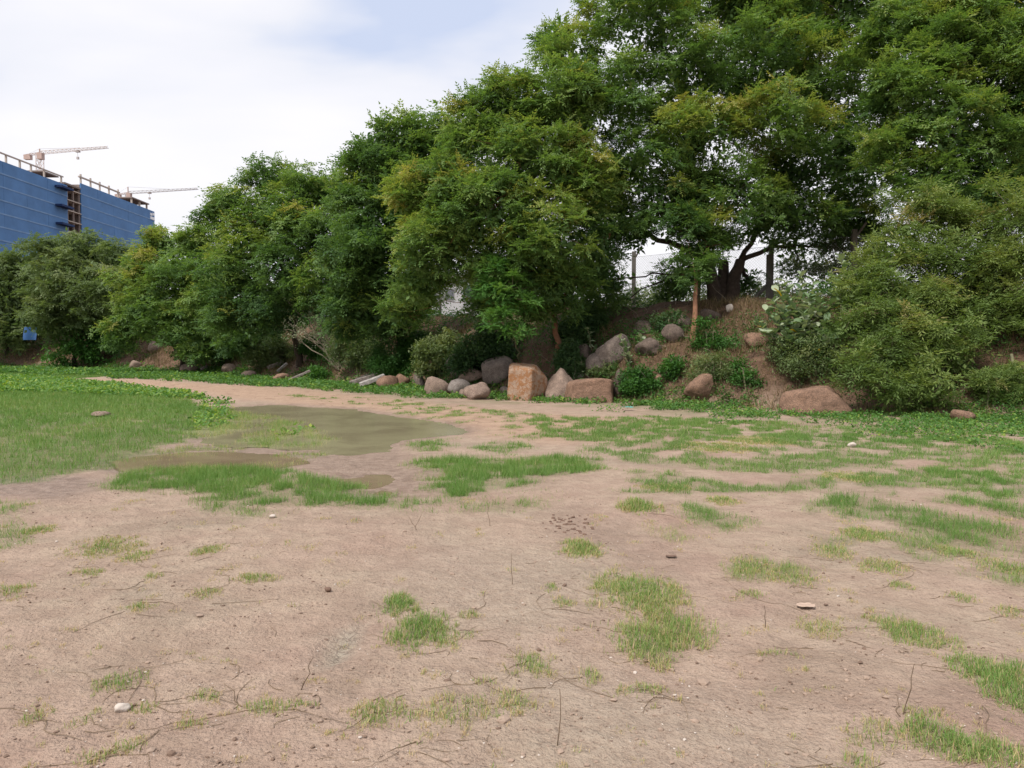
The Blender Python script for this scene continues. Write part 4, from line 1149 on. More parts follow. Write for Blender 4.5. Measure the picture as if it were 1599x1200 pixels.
# dense hedge-like growth behind the left trees
x, y, s = scatter_band(15000, 4.6, 10.5, 78, r, -80, 930, 1.0)
keep = r.random(len(x)) < np.clip(fbm(x * .35, y * .35, seed=71) * 2.6 - 0.45, 0.08, 1)
keep &= np.abs(x / y * F + 800 - 700) > 24
x, y, s = x[keep], y[keep], s[keep]
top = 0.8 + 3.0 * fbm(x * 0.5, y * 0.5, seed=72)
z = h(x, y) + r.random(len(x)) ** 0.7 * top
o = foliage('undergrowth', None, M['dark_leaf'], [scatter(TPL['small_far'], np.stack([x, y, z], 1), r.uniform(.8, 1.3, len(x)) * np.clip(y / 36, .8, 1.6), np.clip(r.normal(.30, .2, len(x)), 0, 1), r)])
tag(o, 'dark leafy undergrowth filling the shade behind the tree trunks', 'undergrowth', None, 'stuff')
# low yellowish growth beyond the crest on the right
x, y, s = scatter_band(3000, 9.2, 13, 45, r, 850, 1680, 0.5)
z = h(x, y) + r.random(len(x)) ** 0.8 * (0.2 + 2.0 * fbm(x * .6, y * .6, seed=73) ** 2)
o = foliage('crest_weeds', None, M['pale_leaf'], [scatter(TPL['small'], np.stack([x, y, z], 1), r.uniform(1.0, 1.7, len(x)), np.clip(r.normal(.5, .2, len(x)), 0, 1), r)])
tag(o, 'sunlit yellow green weeds along the fence beyond the crest', 'weeds', None, 'stuff')
# bank plants: low mixed leaves on the slope
x, y, s = scatter_band(13000, 0.1, 5.5, 78, r, -80, 1680)
m_ = fbm(x * .7, y * .7, seed=74)
keep = (m_ > 0.49) & (r.random(len(x)) < np.clip((m_ - .47) * 9, 0, 1))
x, y, m2 = x[keep], y[keep], m_[keep]
z = h(x, y) + r.random(len(x)) * (0.08 + 2.2 * np.clip(m2 - 0.49, 0, 1))
sc = r.uniform(0.6, 1.05, len(x)) * np.clip(y / 24, 0.8, 2.0)
o = foliage('bank_weeds', None, M['bright_leaf'], [scatter(TPL['small'], np.stack([x, y, z], 1), sc, np.clip(r.normal(.18, .2, len(x)), 0, 1), r)])
tag(o, 'low green weeds patching the slope of the bank', 'weeds', None, 'stuff')

def blades(x, y, z, L, w, tint, r, seg2=True, lean=0.5):
    n = len(x)
    az = r.uniform(0, 2 * math.pi, n); ln = np.abs(r.normal(0, lean, n)) + 0.1
    dx, dy = np.cos(az), np.sin(az)
    sx, sy = -np.sin(az + r.normal(0, .6, n)), np.cos(az + r.normal(0, .6, n))
    b = np.stack([x, y, z - 0.004], 1)
    side = np.stack([sx, sy, np.zeros(n)], 1) * (w / 2)[:, None]
    out_ = np.stack([dx, dy, np.zeros(n)], 1)
    upv = np.array([0, 0, 1.0])
    tip = b + out_ * (np.sin(ln) * L * 1.0)[:, None] + upv * (np.cos(np.minimum(ln, 1.45)) * L)[:, None]
    if seg2:
        mid = b + out_ * (np.sin(ln * .55) * L * .5)[:, None] + upv * (np.cos(ln * .55) * L * .55)[:, None]
        v = np.stack([b - side, b + side, mid + side * .8, mid - side * .8, tip], 1).reshape(-1, 3)
        i = np.arange(n)[:, None] * 5
        return v, [i + np.array([[0, 1, 2, 3]]), i + np.array([[3, 2, 4]])], [tint, tint]
    v = np.stack([b - side, b + side, tip], 1).reshape(-1, 3)
    return v, [np.arange(n)[:, None] * 3 + np.array([[0, 1, 2]])], [tint]

def merge(bl):
    vs_, fs, ts, n = [], {}, {}, 0
    for v, f, t in bl:
        for fi, ti in zip(f, t):
            fs.setdefault(fi.shape[1], []).append(fi + n); ts.setdefault(fi.shape[1], []).append(ti)
        vs_.append(v); n += len(v)
    ks = list(fs)
    return np.concatenate(vs_), [np.concatenate(fs[k]) for k in ks], [np.clip(np.concatenate(ts[k]), 0, 1) for k in ks]

# straw on the slope
x, y, s = scatter_band(150000, -0.3, 5.2, 78, r, -80, 1680)
m_ = fbm(x * .55 + 9, y * .55, seed=75)
px_ = x / y * F + 800
boost = 0.16 * ((px_ > 1040) & (px_ < 1260)) + 0.14 * (px_ < 320) + 0.03 * ((px_ > 480) & (px_ < 640))
keep = (m_ + boost > 0.50) & (s < 3.6 + 2 * (px_ < 300) + 1.5 * ((px_ > 1080) & (px_ < 1300))) & (r.random(len(x)) < 0.9)
x, y = x[keep], y[keep]
k = np.clip(y / 22, 0.8, 2.4)
bl = blades(x, y, h(x, y), r.uniform(.10, .36, len(x)) * np.sqrt(k), 0.014 * k, np.clip(r.normal(.45, .25, len(x)), 0, 1), r, False, 1.0)
v_, f_, t_ = merge([bl])
o = link('dry_grass', mesh_np('dry_grass', v_, f_, t_), M['straw'])
tag(o, 'straw coloured dry grass tangled over the slope of the bank', 'dry grass', None, 'stuff')

# dry twigs on the slope
tw = MB()
x, y, s = scatter_band(520, 0.3, 5.5, 50, r, -80, 1680, 0.8)
zt_ = h(x, y)
for a, b, z0 in zip(x, y, zt_):
    L = r.uniform(.4, 1.2)
    q = np.array([a, b, z0]); az = r.uniform(0, 6.28)
    tip = q + np.array([math.cos(az) * L * .6, math.sin(az) * L * .6, r.uniform(.1, .8) * L])
    tw.tube(wavy(q, tip, r, 5, .06), np.linspace(.010, .004, 5), 3)
o = tw.build('dry_twigs', M['twig'])
tag(o, 'thin dry twigs sticking out of the bank', 'twigs', None, 'stuff')

# leafy ground cover along the foot of the bank
x, y, s = scatter_band(165000, -7.5, 0.6, 76, r, -80, 1680, 1.25)
px_ = x / y * F + 800
wid = np.interp(px_, [0, 200, 300, 420, 560, 700, 900, 1100, 1600], [6.0, 6.5, 6.0, 4.6, 3.0, 2.4, 2.7, 4.2, 5.2])
n1 = fbm(x * 0.9, y * 0.9, seed=81); n2 = fbm(x * 3, y * 3, seed=82)
thr = np.interp(px_, [500, 700, 960, 1100, 1600], [0.38, 0.43, 0.46, 0.475, 0.47]) + np.where(-s > wid * .6, .02, 0)
fall = np.clip(1.15 + (s / wid), 0, 1) ** 1.3
keep = (-s < wid * (0.85 + 1.6 * (n1 - .45))) & (0.5 * n1 + 0.5 * n2 + r.normal(0, .03, len(x)) > thr + 0.05 * (1 - fall)) & (r.random(len(x)) < 0.35 + 0.65 * fall)
keep &= ~((px_ > 405) & (px_ < 610) & (s > -0.9) & (r.random(len(x)) < 0.8))
keep &= edged(x, y, sandpoly) + 0.9 * (fbm(x * .9, y * .9, seed=84) - .5) < np.where(px_ > 950, 1.2, -0.1)
x, y = x[keep], y[keep]
k = np.clip(y / 24, 0.65, 2.2)
z = h(x, y) + r.random(len(x)) * 0.10 * np.sqrt(np.minimum(k, 1.3)) * (0.5 + fbm(x * 4, y * 4, seed=83))
CREEP = [sprig(_tr, 3, 0.070, 0.050, 0.045, (-0.1, 0.6)) for _ in range(5)]
o = foliage('ground_cover', None, M['weed'], [scatter(CREEP, np.stack([x, y, z], 1), r.uniform(.8, 1.4, len(x)) * k, np.clip(r.normal(.38, .22, len(x)) + .4 * (fbm(x * .8, y * .8, seed=87) - .5), 0, 1), r)])
tag(o, 'creeping leafy green ground cover along the foot of the bank', 'ground cover', None, 'stuff')

# bright broad-leaved weeds at the left
WEED = [wpoly([(-80, 592), (60, 591), (110, 596), (200, 605), (310, 619), (335, 626), (260, 623), (150, 618), (60, 614), (-80, 614)]),
        wpoly([(318, 628), (345, 630), (352, 645), (338, 664), (312, 668), (320, 648)]),
        wpoly([(430, 666), (490, 668), (500, 680), (460, 690), (430, 682)])]
bx = []
for wi, poly in enumerate(WEED):
    lo, hi = poly.min(0), poly.max(0)
    A = (hi - lo).prod(); n = int(A * (230 if wi == 0 else 120 if wi == 1 else 40))
    x = r.uniform(lo[0], hi[0], n); y = r.uniform(lo[1], hi[1], n)
    keep = (edged(x, y, poly) + 1.2 * (fbm(x, y, seed=85) - .5) > 0) & (fbm(x * 1.6, y * 1.6, seed=86) > (0.33 if wi < 2 else 0.5))
    x, y = x[keep], y[keep]
    z = h(x, y) + r.random(len(x)) * (0.07 if wi == 0 else 0.08)
    k = np.clip(y / 16, 1, 2.4)
    bx.append(scatter(CREEP, np.stack([x, y, z], 1), r.uniform(.8, 1.4, len(x)) * np.sqrt(k) * 1.05, np.clip(r.normal(.60, .2, len(x)), 0, 1), r))
o = foliage('weed_carpet', None, M['weed'], bx)
tag(o, 'bright yellow green leafy weeds carpeting the far left of the field', 'weeds', None, 'stuff')

# ------------------------------------------------------------------ field grass
bl = []
for ti, (poly, cov, den, (l0, l1), tcn, kd) in enumerate(TURF):
    lo, hi = poly.min(0) - .3, poly.max(0) + .3
    A = (hi - lo).prod()
    dm = poly[:, 1].mean()
    far = dm > 11
    n = int(A * den * (1.5 if kd == 'L' else 2.1 if far else 2.9))
    n = min(n, 900000)
    x = r.uniform(lo[0], hi[0], n); y = r.uniform(lo[1], hi[1], n)
    ok = np.abs(x) < y * 0.72 + 0.4
    x, y = x[ok], y[ok]
    cl = fbm(x * 5, y * 4.4, seed=91, octv=3)
    p = turfmask(x, y, poly, cov, kd)
    keep = r.random(len(x)) < p * np.clip((cl - (0.25 if kd == 'L' else 0.36)) * (2.6 if kd == 'L' else 5.0), 0.04, 1)
    x, y, p = x[keep], y[keep], p[keep]
    if len(x) == 0: continue
    zz = h(x, y)
    k = np.clip(y / 8, 0.8, 3.2)
    L = r.uniform(l0, l1, len(x)) * (0.55 + 0.5 * p) * (0.75 + 0.5 * fbm(x * 2, y * 2, seed=92))
    tn = tcn + r.normal(0, .11, len(x)) + 0.35 * (fbm(x * .7, y * .7, seed=93) - .5) + (r.random(len(x)) < .10) * .3 + 0.2 * (1 - p)
    bl.append(blades(x, y, zz, L, 0.0042 * k ** 1.1, tn, r, False, 0.95))
v_, f_, t_ = merge(bl)
o = link('field_grass', mesh_np('field_grass', v_, f_, t_), M['grass'])
STAT.append(('field_grass', len(v_)))
tag(o, 'short green grass patches spread over the sandy field', 'grass', None, 'stuff')

def clump_blades(px, py, rx, ry, den, L, tcn, r):
    c = G(px, py); e1 = G(px + rx, py); e2 = G(px, py - ry)
    ax, ay = abs(e1[0] - c[0]), max(0.03, abs(e2[1] - c[1]))
    ay = min(ay, ax * 1.6)
    n = int(math.pi * ax * ay * den * 3.6) + 40
    a = r.uniform(0, 2 * math.pi, n); q = 1.3 * np.sqrt(r.random(n))
    x = c[0] + ax * q * np.cos(a); y = c[1] + ay * q * np.sin(a)
    m = 1.5 * (0.5 * fbm(x * 9 / math.sqrt(c[1] / 4), y * 6 / math.sqrt(c[1] / 4), seed=int(px) % 97, octv=4) + 0.5 * fbm(x * 26, y * 20, seed=9, octv=2) - 0.5) + 0.40 - 0.40 * q ** 2
    keep = r.random(n) < np.clip(m * 3.0, 0.015, 1)
    x, y, q = x[keep], y[keep], q[keep]
    ln = L * r.uniform(.5, 1.15, len(x)) * (1.05 - .45 * q)
    tn = tcn + 0.05 + r.normal(0, .15, len(x)) + .25 * q + (r.random(len(x)) < .2) * .35
    k = np.clip(c[1] / 5, .8, 2)
    return blades(x, y, h(x, y), ln, np.full(len(x), 0.0036 * k), tn, r, True, 1.0), c

CL = [  # label, [(px,py,rx,ry)], density, blade length, tint
    ('dense bright green grass clump right of the grey cracked hollow', [(655, 978, 52, 42), (622, 945, 36, 18)], 7500, .085, .36),
    ('wide grass clump, upper of the two large ones in the centre right foreground', [(995, 922, 78, 34)], 5500, .085, .48),
    ('wide straggling grass clump, lower of the two large ones in the centre right foreground', [(1010, 995, 72, 30), (1060, 975, 60, 28)], 5200, .10, .45),
    ('small olive grass clump below left of the two large centre right clumps', [(830, 1030, 46, 22)], 4600, .06, .55),
    ('upright scraggy grass tuft directly below the lower large clump', [(918, 1048, 24, 20)], 3600, .07, .55),
    ('thin grass clump near the lower left corner above the white stone', [(185, 1065, 44, 22)], 5200, .05, .45),
    ('low sparse grass clump at the bottom centre', [(590, 1120, 60, 26)], 4300, .065, .52),
    ('widest olive clump at the bottom, left of the sandy rut', [(725, 1108, 70, 30), (805, 1090, 36, 20)], 4200, .065, .60),
    ('compact grass clump above the two large centre right clumps', [(908, 855, 38, 22)], 4600, .075, .50),
    ('long bladed grass clump beside the dark soil clods', [(1000, 792, 32, 18)], 4200, .12, .45),
    ('fresh green grass clump alone on the bare right foreground', [(1420, 985, 60, 26)], 5600, .075, .45),
    ('curved bright grass clump touching the lower right edge', [(1530, 1045, 50, 22), (1570, 1075, 60, 36), (1590, 1050, 40, 20)], 6500, .08, .36),
    ('large grass clump in the lower right corner', [(1470, 1155, 60, 34), (1540, 1175, 60, 30)], 6000, .085, .40),
    ('thin grass clump at the bottom left of the lower right corner clump', [(1370, 1150, 55, 22), (1340, 1185, 50, 18)], 3500, .07, .55),
    ('pale yellow green grass tuft beside the dry leaf', [(1280, 975, 40, 16)], 3500, .06, .60),
]
for lab, parts, den, L, tcn in CL:
    bls = [clump_blades(*p, den, L, tcn, r) for p in parts]
    v_, f_, t_ = merge([b[0] for b in bls])
    c = bls[0][1]; c = np.array([c[0], c[1], hz(c[0], c[1])])
    o = empty('grass_clump', c)
    link('blades', mesh_np('blades', v_, f_, t_), M['grass'], o)["kind"] = "stuff"
    tag(o, lab, 'grass clump', 'grass clumps on the bare foreground')

# scattered sprigs: many small uncountable tufts
bl = []
SM = [(1000, 1070, 46, 14), (325, 1085, 28, 12), (415, 1105, 56, 18), (55, 1122, 24, 18), (130, 1128, 28, 18), (222, 1108, 24, 10), (165, 858, 55, 15), (212, 870, 24, 14), (325, 862, 28, 9), (395, 905, 44, 8),
      (322, 930, 26, 9), (215, 952, 30, 7), (140, 897, 28, 6), (235, 902, 18, 5), (15, 930, 40, 16), (60, 828, 30, 7), (1375, 882, 40, 15), (1405, 914, 22, 9), (1560, 885, 55, 15), (1580, 950, 24, 10), (1300, 855, 36, 13),
      (1490, 860, 40, 10), (1245, 902, 45, 12), (1340, 832, 40, 12), (140, 1188, 36, 12), (200, 1170, 40, 14), (720, 985, 30, 8), (735, 955, 20, 6), (700, 1000, 26, 8), (1175, 880, 45, 14), (1130, 780, 26, 9), (1220, 1015, 30, 8),
      (1040, 760, 40, 6), (760, 1060, 25, 9), (1330, 745, 44, 8), (1440, 1120, 40, 14), (640, 1165, 22, 8), (470, 1100, 30, 10), (1170, 925, 30, 7), (880, 935, 22, 8), (860, 915, 16, 8), (300, 1135, 30, 8), (1120, 700, 60, 8), (1180, 690, 60, 7), (1500, 930, 30, 8)]
for p in SM:
    bl.append(clump_blades(*p, 4200, 0.05, 0.55, r)[0])
for _ in range(260):
    px, py = r.uniform(-20, 1620), 780 + 420 * r.random() ** 1.1
    bl.append(clump_blades(px, py, r.uniform(6, 18), r.uniform(3, 7), 1100, 0.035, 0.75, r)[0])
v_, f_, t_ = merge(bl)
o = link('sprigs', mesh_np('sprigs', v_, f_, t_), M['grass'])
tag(o, 'small scattered grass sprigs over the bare soil', 'grass', None, 'stuff')

# runners (stolons) creeping over the soil, tall stalks
rn = MB()
CEN = [(p[0], p[1], p[2]) for c_ in CL for p in c_[1]] + [(p[0], p[1], p[2]) for p in SM if p[1] > 840]
runs = []
for (px, py, rx) in CEN:
    for _ in range(int(1 + r.integers(0, 4))):
        c = G(px + r.uniform(-rx, rx) * .9, min(1230, py + r.uniform(-8, 14)))
        az = r.choice([0.0, math.pi]) + r.normal(0, .7)
        L = r.uniform(.08, .42); n = 9
        pth = [c[:2]]
        for j in range(n):
            az += r.normal(0, .28); pth.append(pth[-1] + np.array([math.cos(az), math.sin(az)]) * L / n)
        runs.append(np.array(pth))
for _ in range(70):
    c = G(r.uniform(0, 1599), r.uniform(850, 1210)); az = r.choice([0.0, math.pi]) + r.normal(0, .5); L = r.uniform(.05, .22)
    pth = [c[:2]]
    for j in range(9):
        az += r.normal(0, .25); pth.append(pth[-1] + np.array([math.cos(az), math.sin(az)]) * L / 9)
    runs.append(np.array(pth))
allp = np.concatenate(runs); allz = h(allp[:, 0], allp[:, 1]).reshape(len(runs), 10)
for pth, zz in zip(runs, allz):
    rn.tube(np.column_stack([pth, zz + 0.001 + 0.004 * r.random(10)]), np.linspace(.0021, .0010, 10) * r.uniform(.7, 1.2), 3)
for (px, py) in [(395, 800), (650, 830), (765, 820), (800, 912), (1220, 770), (1195, 975), (870, 1160), (470, 1075), (1010, 1000), (1410, 1120), (405, 802), (648, 825)]:
    c = G(px, py); L = r.uniform(.10, .26)
    q = np.array([c[0], c[1], hz(c[0], c[1])])
    rn.tube(wavy(q, q + np.array([r.normal(0, .05), r.normal(0, .03), L]), r, 5, .03), np.linspace(.003, .0015, 5), 3)
o = rn.build('grass_runners', simple('runner_stem', (0.19, 0.135, 0.085), 0.9, 0.3, 30, 0))
tag(o, 'dark creeping grass runners lying across the soil', 'runners', None, 'stuff')

# pebbles and crumbs of soil
def pebbles(name, n, mat, size, label, seed, px_rng=(-40, 1640), py_rng=(770, 1215), dark=False):
    r = np.random.default_rng(seed)
    d, f = ico(1)
    px = r.uniform(*px_rng, n); u = r.random(n)
    y0, y1 = G(800, py_rng[1])[1], G(800, py_rng[0])[1]
    yy = y0 + (y1 - y0) * u ** 1.5
    xx = r.uniform(-1, 1, n) * (yy * 0.71 + .2)
    cl = fbm(xx * 1.5, yy * 1.5, seed=seed) > 0.44
    xx, yy = xx[cl], yy[cl]; n = len(xx)
    s = size * np.exp(r.normal(0, .45, n))
    sc = np.stack([s * r.uniform(.7, 1.4, n), s * r.uniform(.7, 1.4, n), s * r.uniform(.4, .9, n)], 1)
    R = rotz(r.uniform(0, 6.28, n))
    jit = 1 + r.normal(0, .16, (n, len(d)))
    v = np.einsum('nij,nmj->nmi', R, d[None] * jit[..., None] * sc[:, None]) + np.stack([xx, yy, h(xx, yy) + s * .15], 1)[:, None]
    fa = (np.arange(n)[:, None, None] * len(d) + f[None]).reshape(-1, 3)
    o = link(name, mesh_np(name, v.reshape(-1, 3), [fa]), mat)
    tag(o, label, 'gravel', None, 'stuff')
pebbles('soil_crumbs', 2600, simple('brown_crumb', (0.20, 0.135, 0.10), 0.95, 0.3, 20, 0), 0.0040, 'dark crumbs of soil sprinkled over the field', 5)
pebbles('gravel', 1300, M['white_stone'], 0.0026, 'tiny pale gravel grains on the soil', 6)
pebbles('soil_lumps', 2200, simple('tan_soil_lump', (0.36, 0.265, 0.205), 0.95, 0.3, 20, 0), 0.0062, 'tan lumps of dry soil on the field', 8)

# small single things on the ground
boulder('small crumbly white stone in the lower left foreground', (176, 1104, 200, 1118), 'white_stone', 71, nplanes=8, rough=.2, sub=3, name='white_stone', group=None, cat='stone')
boulder('tiny pale stone at the front edge of the front turf strip', (419, 804, 430, 810), 'white_stone', 72, nplanes=8, rough=.12, sub=3, name='white_stone', group=None, cat='stone')
boulder('low heap of tan soil in the left turf', (140, 643, 166, 652), 'rock_pink', 73, nplanes=10, rough=.2, sub=4, name='soil_heap', group=None, cat='soil heap')
boulder('pale stone lying in the ground cover at the right', (1325, 691, 1338, 699), 'white_stone', 74, nplanes=8, rough=.1, sub=3, name='white_stone', group=None, cat='stone')
boulder('dark lump of soil left of the grey cracked hollow', (506, 918, 517, 926), 'clod', 75, nplanes=8, rough=.15, sub=3, name='soil_clod', group=None, cat='soil clod')
def clods():
    r = np.random.default_rng(91)
    c = G(888, 815); c[2] = hz(c[0], c[1])
    m = MB(); d, f = ico(2)
    for k in range(70):
        s = r.uniform(.005, .015)
        q = np.array([r.normal(0, .10), r.normal(0, .20), s * .2])
        q[2] += hz(c[0] + q[0], c[1] + q[1]) - c[2]
        m.add(d * (1 + .7 * (r.random((len(d), 1)) - .5)) * s * np.array([1.2, 1, .7]) + q, f)
    o = m.build('clod_heap', M['clod'], None, False); o.location = tuple(c)
    tag(o, 'scattered crumbling dark soil clods in the middle of the field', 'soil clods', None, 'stuff')
clods()
def litter(name, label, px, py, mat, s, seed, cat):
    r = np.random.default_rng(seed)
    c = hit(px, py)
    n = 6
    gx, gy = np.meshgrid(np.linspace(-1, 1, n), np.linspace(-1, 1, n))
    rr = np.hypot(gx, gy)
    kx = gx * (1 - .35 * np.abs(gy)) * s; ky = gy * .6 * s
    z = .25 * s * fbm(gx * 1.5 + seed, gy * 1.5, seed=seed) + .012
    v = np.stack([kx, ky, z], -1).reshape(-1, 3)
    i = (np.arange(n - 1)[:, None] * n + np.arange(n - 1)[None]).ravel()
    f = np.stack([i, i + 1, i + 1 + n, i + n], 1)
    v2 = v - np.array([0, 0, .003])
    me_ = mesh_np(name, np.concatenate([v, v2]), [np.concatenate([f, f[:, ::-1] + len(v)])])
    o = link(name, me_, M[mat]); o.location = (c[0], c[1], c[2] + (.07 if s > .1 else 0))
    tag(o, label, cat)
litter('dry_leaf', 'curled dry brown leaf on the bare right foreground', 1258, 952, 'dry_leaf', .06, 3, 'leaf')
litter('plastic_scrap', 'teal plastic scrap in the ground cover below the brown slab', 980, 642, 'teal', .16, 4, 'litter')
litter('dark_leaf', 'small dark curled leaf near the centre right clumps', 1048, 872, 'clod', .045, 5, 'leaf')

# ------------------------------------------------------------------ far buildings and cranes
def building():
    Wd = 130.0
    root = empty('netted_building', (-Wd - 20, 215, 0))
    tag(root, 'long high building under construction wrapped in blue safety netting', 'building')
    def Yof(px): return Wd * F / (799.5 - px)
    def zof(py, Y): return P(799.5, py, Y)[2]
    Y0, Y1, Y2, Y3 = 165.0, Yof(112), Yof(133), Yof(246)
    ztop = zof(248, Yof(2))
    ztop2 = zof(331, Yof(246))
    FHt = 3.4
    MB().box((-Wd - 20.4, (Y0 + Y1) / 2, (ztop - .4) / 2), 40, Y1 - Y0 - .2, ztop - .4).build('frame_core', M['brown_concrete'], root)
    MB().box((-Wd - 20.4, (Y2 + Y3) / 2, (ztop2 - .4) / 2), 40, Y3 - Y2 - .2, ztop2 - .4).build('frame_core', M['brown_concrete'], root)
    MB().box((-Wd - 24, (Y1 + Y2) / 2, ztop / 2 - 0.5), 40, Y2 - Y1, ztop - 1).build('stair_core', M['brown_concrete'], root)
    for (ya, yb, zt, n, zend) in ((Y0, Y1, ztop, 9, None), (Y2, Y3, ztop2, 5, 'pod')):
        for i in range(n):
            z1 = zt - i * FHt
            nsub = max(1, int((yb - ya) / 9)); ln = (yb - ya) / nsub
            for k in range(nsub):
                r = random.Random(i * 31 + k + int(ya))
                p = MB(); p.box((-Wd - .1 + r.uniform(-.05, .05), ya + ln * (k + .5), z1 - (FHt - .38) / 2), .3, ln - .03, FHt - .38)
                p.build('net_panel', M['net'], root)
            MB().box((-Wd + .02, (ya + yb) / 2, z1 - FHt + .19), .22, yb - ya, .36).build('slab_edge', M['net_pale'], root)
        if zend:
            z1 = zt - n * FHt
            MB().box((-Wd + .1, (ya + yb) / 2, z1 - .35), .5, yb - ya, .7).build('dark_band', M['net_dark'], root)
            for k in range(5):
                ln = (yb - ya) / 5
                MB().box((-Wd - .1, ya + ln * (k + .5), z1 - .75 - 4), .3, ln - .08, 8).build('podium_panel', M['podium'], root)
    # stair bay: slabs and columns
    for i in range(9):
        z = ztop - 1.0 - i * FHt * .9
        MB().box((-Wd - 1.9, (Y1 + Y2) / 2, z), 4, Y2 - Y1 - .1, .28).build('stair_slab', M['pale_concrete'], root)
    for yy in (Y1 + .5, (Y1 + Y2) / 2, Y2 - .5):
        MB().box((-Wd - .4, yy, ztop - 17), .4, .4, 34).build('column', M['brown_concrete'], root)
    # catch platforms sticking out beside the stair bay
    for py in (295, 324, 352):
        z = zof(py, Yof(105))
        m = MB(); m.box((-Wd + 1.0, Yof(102), z), 2.2, Yof(111) - Yof(92), .55); m.build('catch_platform', M['net_dark'], root)
    # roof frames
    zt = ztop + 2.2
    MB().box((-Wd - .5, (Y0 + Y1) / 2 - 1, zt), .4, Y1 - Y0, .32).build('roof_beam', M['pale_concrete'], root)
    for px in (2, 22, 43, 60, 80, 106):
        MB().box((-Wd - .5, Yof(px), ztop + 1.0), .4, .4, 2.2).build('roof_post', M['pale_concrete'], root)
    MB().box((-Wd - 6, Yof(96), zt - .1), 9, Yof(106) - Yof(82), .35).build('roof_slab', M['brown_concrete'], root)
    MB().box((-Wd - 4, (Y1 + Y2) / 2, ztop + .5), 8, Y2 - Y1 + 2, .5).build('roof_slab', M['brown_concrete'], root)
    zt2 = ztop2 + 2.0
    MB().box((-Wd - .5, (Y2 + Yof(195)) / 2, zt2), .5, Yof(195) - Y2, .4).build('roof_beam', M['pale_concrete'], root)
    for px in (136, 151, 165, 179, 193):
        MB().box((-Wd - .5, Yof(px), ztop2 + 1.4), .4, .4, 3.0).build('roof_post', M['pale_concrete'], root)
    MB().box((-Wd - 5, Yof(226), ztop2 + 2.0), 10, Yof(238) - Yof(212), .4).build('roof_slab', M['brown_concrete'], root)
    for px in (214, 226, 237):
        MB().box((-Wd - .6, Yof(px), ztop2 + .9), .5, .5, 2.1).build('roof_post', M['pale_concrete'], root)
    # pale openings at the far corner
    for a, b, c, d in ((239, 242, 333, 337), (242.6, 245.4, 333, 337), (239, 245.4, 339, 343.5)):
        Yc = (Yof(a) + Yof(b)) / 2
        z1, z0 = zof(c, Yc), zof(d, Yc)
        MB().box((-Wd + .12, Yc, (z0 + z1) / 2), .3, Yof(b) - Yof(a), z1 - z0).build('window', M['glass'], root)
building()

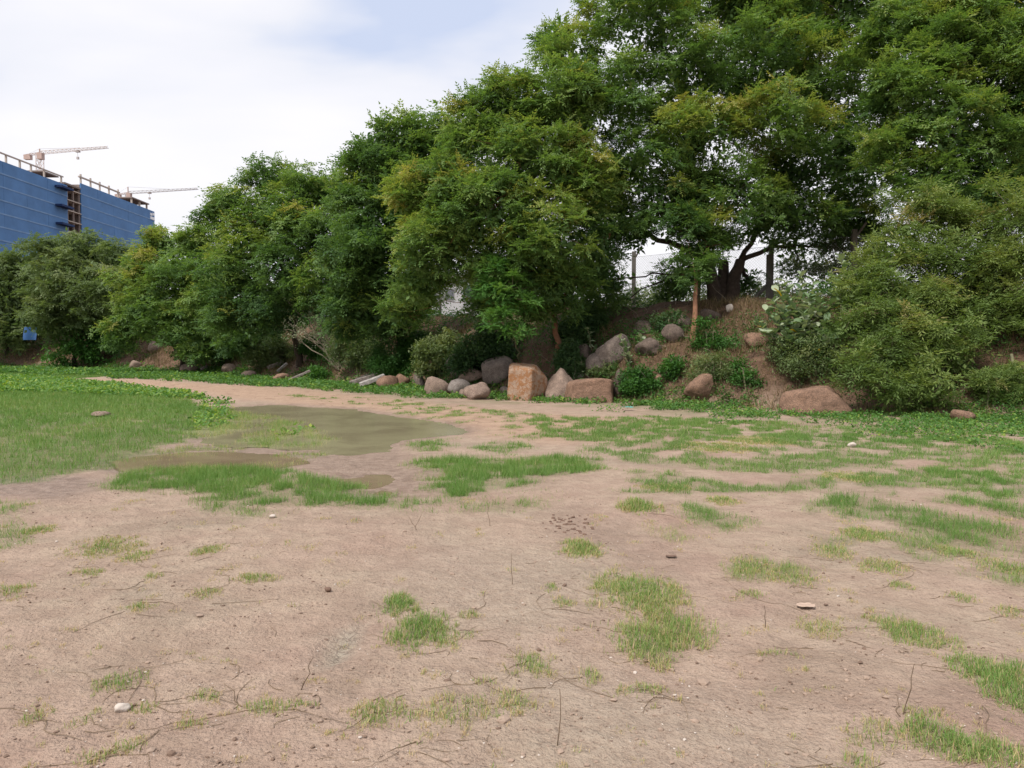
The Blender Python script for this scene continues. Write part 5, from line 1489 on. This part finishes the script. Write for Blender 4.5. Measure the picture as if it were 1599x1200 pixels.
def crane(label, mast_px, Y, ptop, pbase, tip, tail, mat, hookpx, tieh=1.6):
    base = P(mast_px, pbase, Y)
    top = P(mast_px, ptop, Y)
    root = empty('tower_crane', base); tag(root, label, 'crane', 'tower cranes on the building site')
    m = MB(); w = 0.75
    zb = base[2] - 12
    cs = [(-w, -w), (w, -w), (w, w), (-w, w)]
    for cx, cy in cs: m.bar((base[0] + cx, base[1] + cy, zb), (top[0] + cx, top[1] + cy, top[2]), .10)
    n = int((top[2] - zb) / 1.5)
    for i in range(n):
        z0, z1 = zb + i * 1.5, zb + i * 1.5 + 1.5
        for k in range(4):
            a, b = cs[k], cs[(k + 1) % 4]
            m.bar((base[0] + a[0], base[1] + a[1], z0), (base[0] + b[0], base[1] + b[1], z1), .07, 3)
    m.build('mast', M[mat], root)
    def solve(p):   # horizontal boom: same height, depth follows
        d = ray(*p); return CAM + d * ((top[2] - CAM[2]) / d[2])
    T, Q = solve(tip), solve(tail)
    def truss(a, b, nm, mt, hgt, segs):
        q = MB(); a, b = np.array(a), np.array(b)
        ax = (b - a) / np.linalg.norm(b - a); sd_ = np.cross(ax, [0, 0, 1]); sd_ /= np.linalg.norm(sd_)
        up = np.array([0, 0, 1.0])
        c0, c1 = a + sd_ * .5, b + sd_ * .35; d0, d1 = a - sd_ * .5, b - sd_ * .35; t0, t1 = a + up * hgt, b + up * hgt * .55
        for u, w_ in ((c0, c1), (d0, d1), (t0, t1)): q.bar(u, w_, .085)
        for i in range(segs):
            s0, s1 = i / segs, (i + 1) / segs; sm = (s0 + s1) / 2
            tm_ = t0 + (t1 - t0) * sm
            for (u, w_) in ((c0, c1), (d0, d1)):
                q.bar(u + (w_ - u) * s0, tm_, .05, 3); q.bar(tm_, u + (w_ - u) * s1, .05, 3)
        q.build(nm, M[mt], root)
    truss(top, T, 'jib', mat, .95, 16)
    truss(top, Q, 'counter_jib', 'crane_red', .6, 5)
    ax = (Q - top) / np.linalg.norm(Q - top)
    c = Q - ax * 1.5
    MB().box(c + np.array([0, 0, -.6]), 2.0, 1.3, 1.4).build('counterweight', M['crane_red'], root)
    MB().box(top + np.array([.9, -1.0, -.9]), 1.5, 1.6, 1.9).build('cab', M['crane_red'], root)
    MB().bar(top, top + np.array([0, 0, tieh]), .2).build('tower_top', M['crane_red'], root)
    ap = top + np.array([0, 0, tieh])
    MB().bar(ap, top + (T - top) * .6 + np.array([0, 0, .8]), .04, 3).build('tie_rod', M['crane_grey'], root)
    MB().bar(ap, Q, .04, 3).build('tie_rod', M['crane_grey'], root)
    hp = top + (T - top) * ((hookpx - mast_px) / (tip[0] - mast_px))
    tro = MB().box(hp + np.array([0, 0, -.2]), 1.2, .9, .5).build('trolley', M['crane_grey'], root)
    MB().bar(hp, hp + np.array([0, 0, -2.0]), .05, 3).build('cable', M['crane_grey'], tro)
    MB().box(hp + np.array([0, 0, -2.2]), .6, .5, .7).build('hook_block', M['crane_grey'], tro)
    return root
crane('nearer pale red tower crane on the left roof, jib rising to the right', 62, 232, 241, 262, (168, 231.5), (38, 243.5), 'crane_white', 122)
crane('farther grey tower crane low over the right roof', 200, 285, 303, 316, (309, 296), (180, 305), 'crane_grey', 234, 2.6)

# pale building glimpsed between trunks, blue tarpaulin at the left
def pale_building():
    c = P(702, 470, 75)
    root = tag(empty('pale_house', (c[0], 75, 3.2)), 'pale building with dark windows glimpsed between the trunks', 'building')
    MB().box((c[0], 79, 5.6), 9, 8, 6.5).build('wall', M['plaster'], root)
    MB().box((c[0], 79, 9.0), 9.6, 8.6, .3).build('roof', M['pale_concrete'], root)
    for i in range(5):
        for j in range(2):
            MB().box((c[0] - 3.4 + i * 1.7, 74.96, 4.6 + j * 2.6), .8, .16, 1.1).build('window', M['window_dark'], root)
pale_building()
def tarp():
    a = P(47, 521, 57.5)
    n = 10
    gx, gz = np.meshgrid(np.linspace(-.38, .38, n), np.linspace(-.5, .5, n))
    yy = .18 * np.sin(gx * 4) + .1 * np.sin(gz * 3 + gx)
    v = np.stack([a[0] + gx.ravel(), a[1] + yy.ravel(), a[2] + gz.ravel()], 1)
    i = (np.arange(n - 1)[:, None] * n + np.arange(n - 1)[None]).ravel()
    f = np.stack([i, i + 1, i + 1 + n, i + n], 1)
    v2 = v + np.array([0, .03, 0])
    o = link('tarpaulin', mesh_np('tarpaulin', np.concatenate([v, v2]), [np.concatenate([f, f[:, ::-1] + len(v)])], None, True), M['tarp'])
    tag(o, 'blue tarpaulin glimpsed through the far left trees', 'tarpaulin')
tarp()


n_tri = 0
for o in bpy.data.objects:
    if o.type == 'MESH':
        n_tri += len(o.data.loops) - 2 * len(o.data.polygons)
print("TRIS", n_tri, STAT)
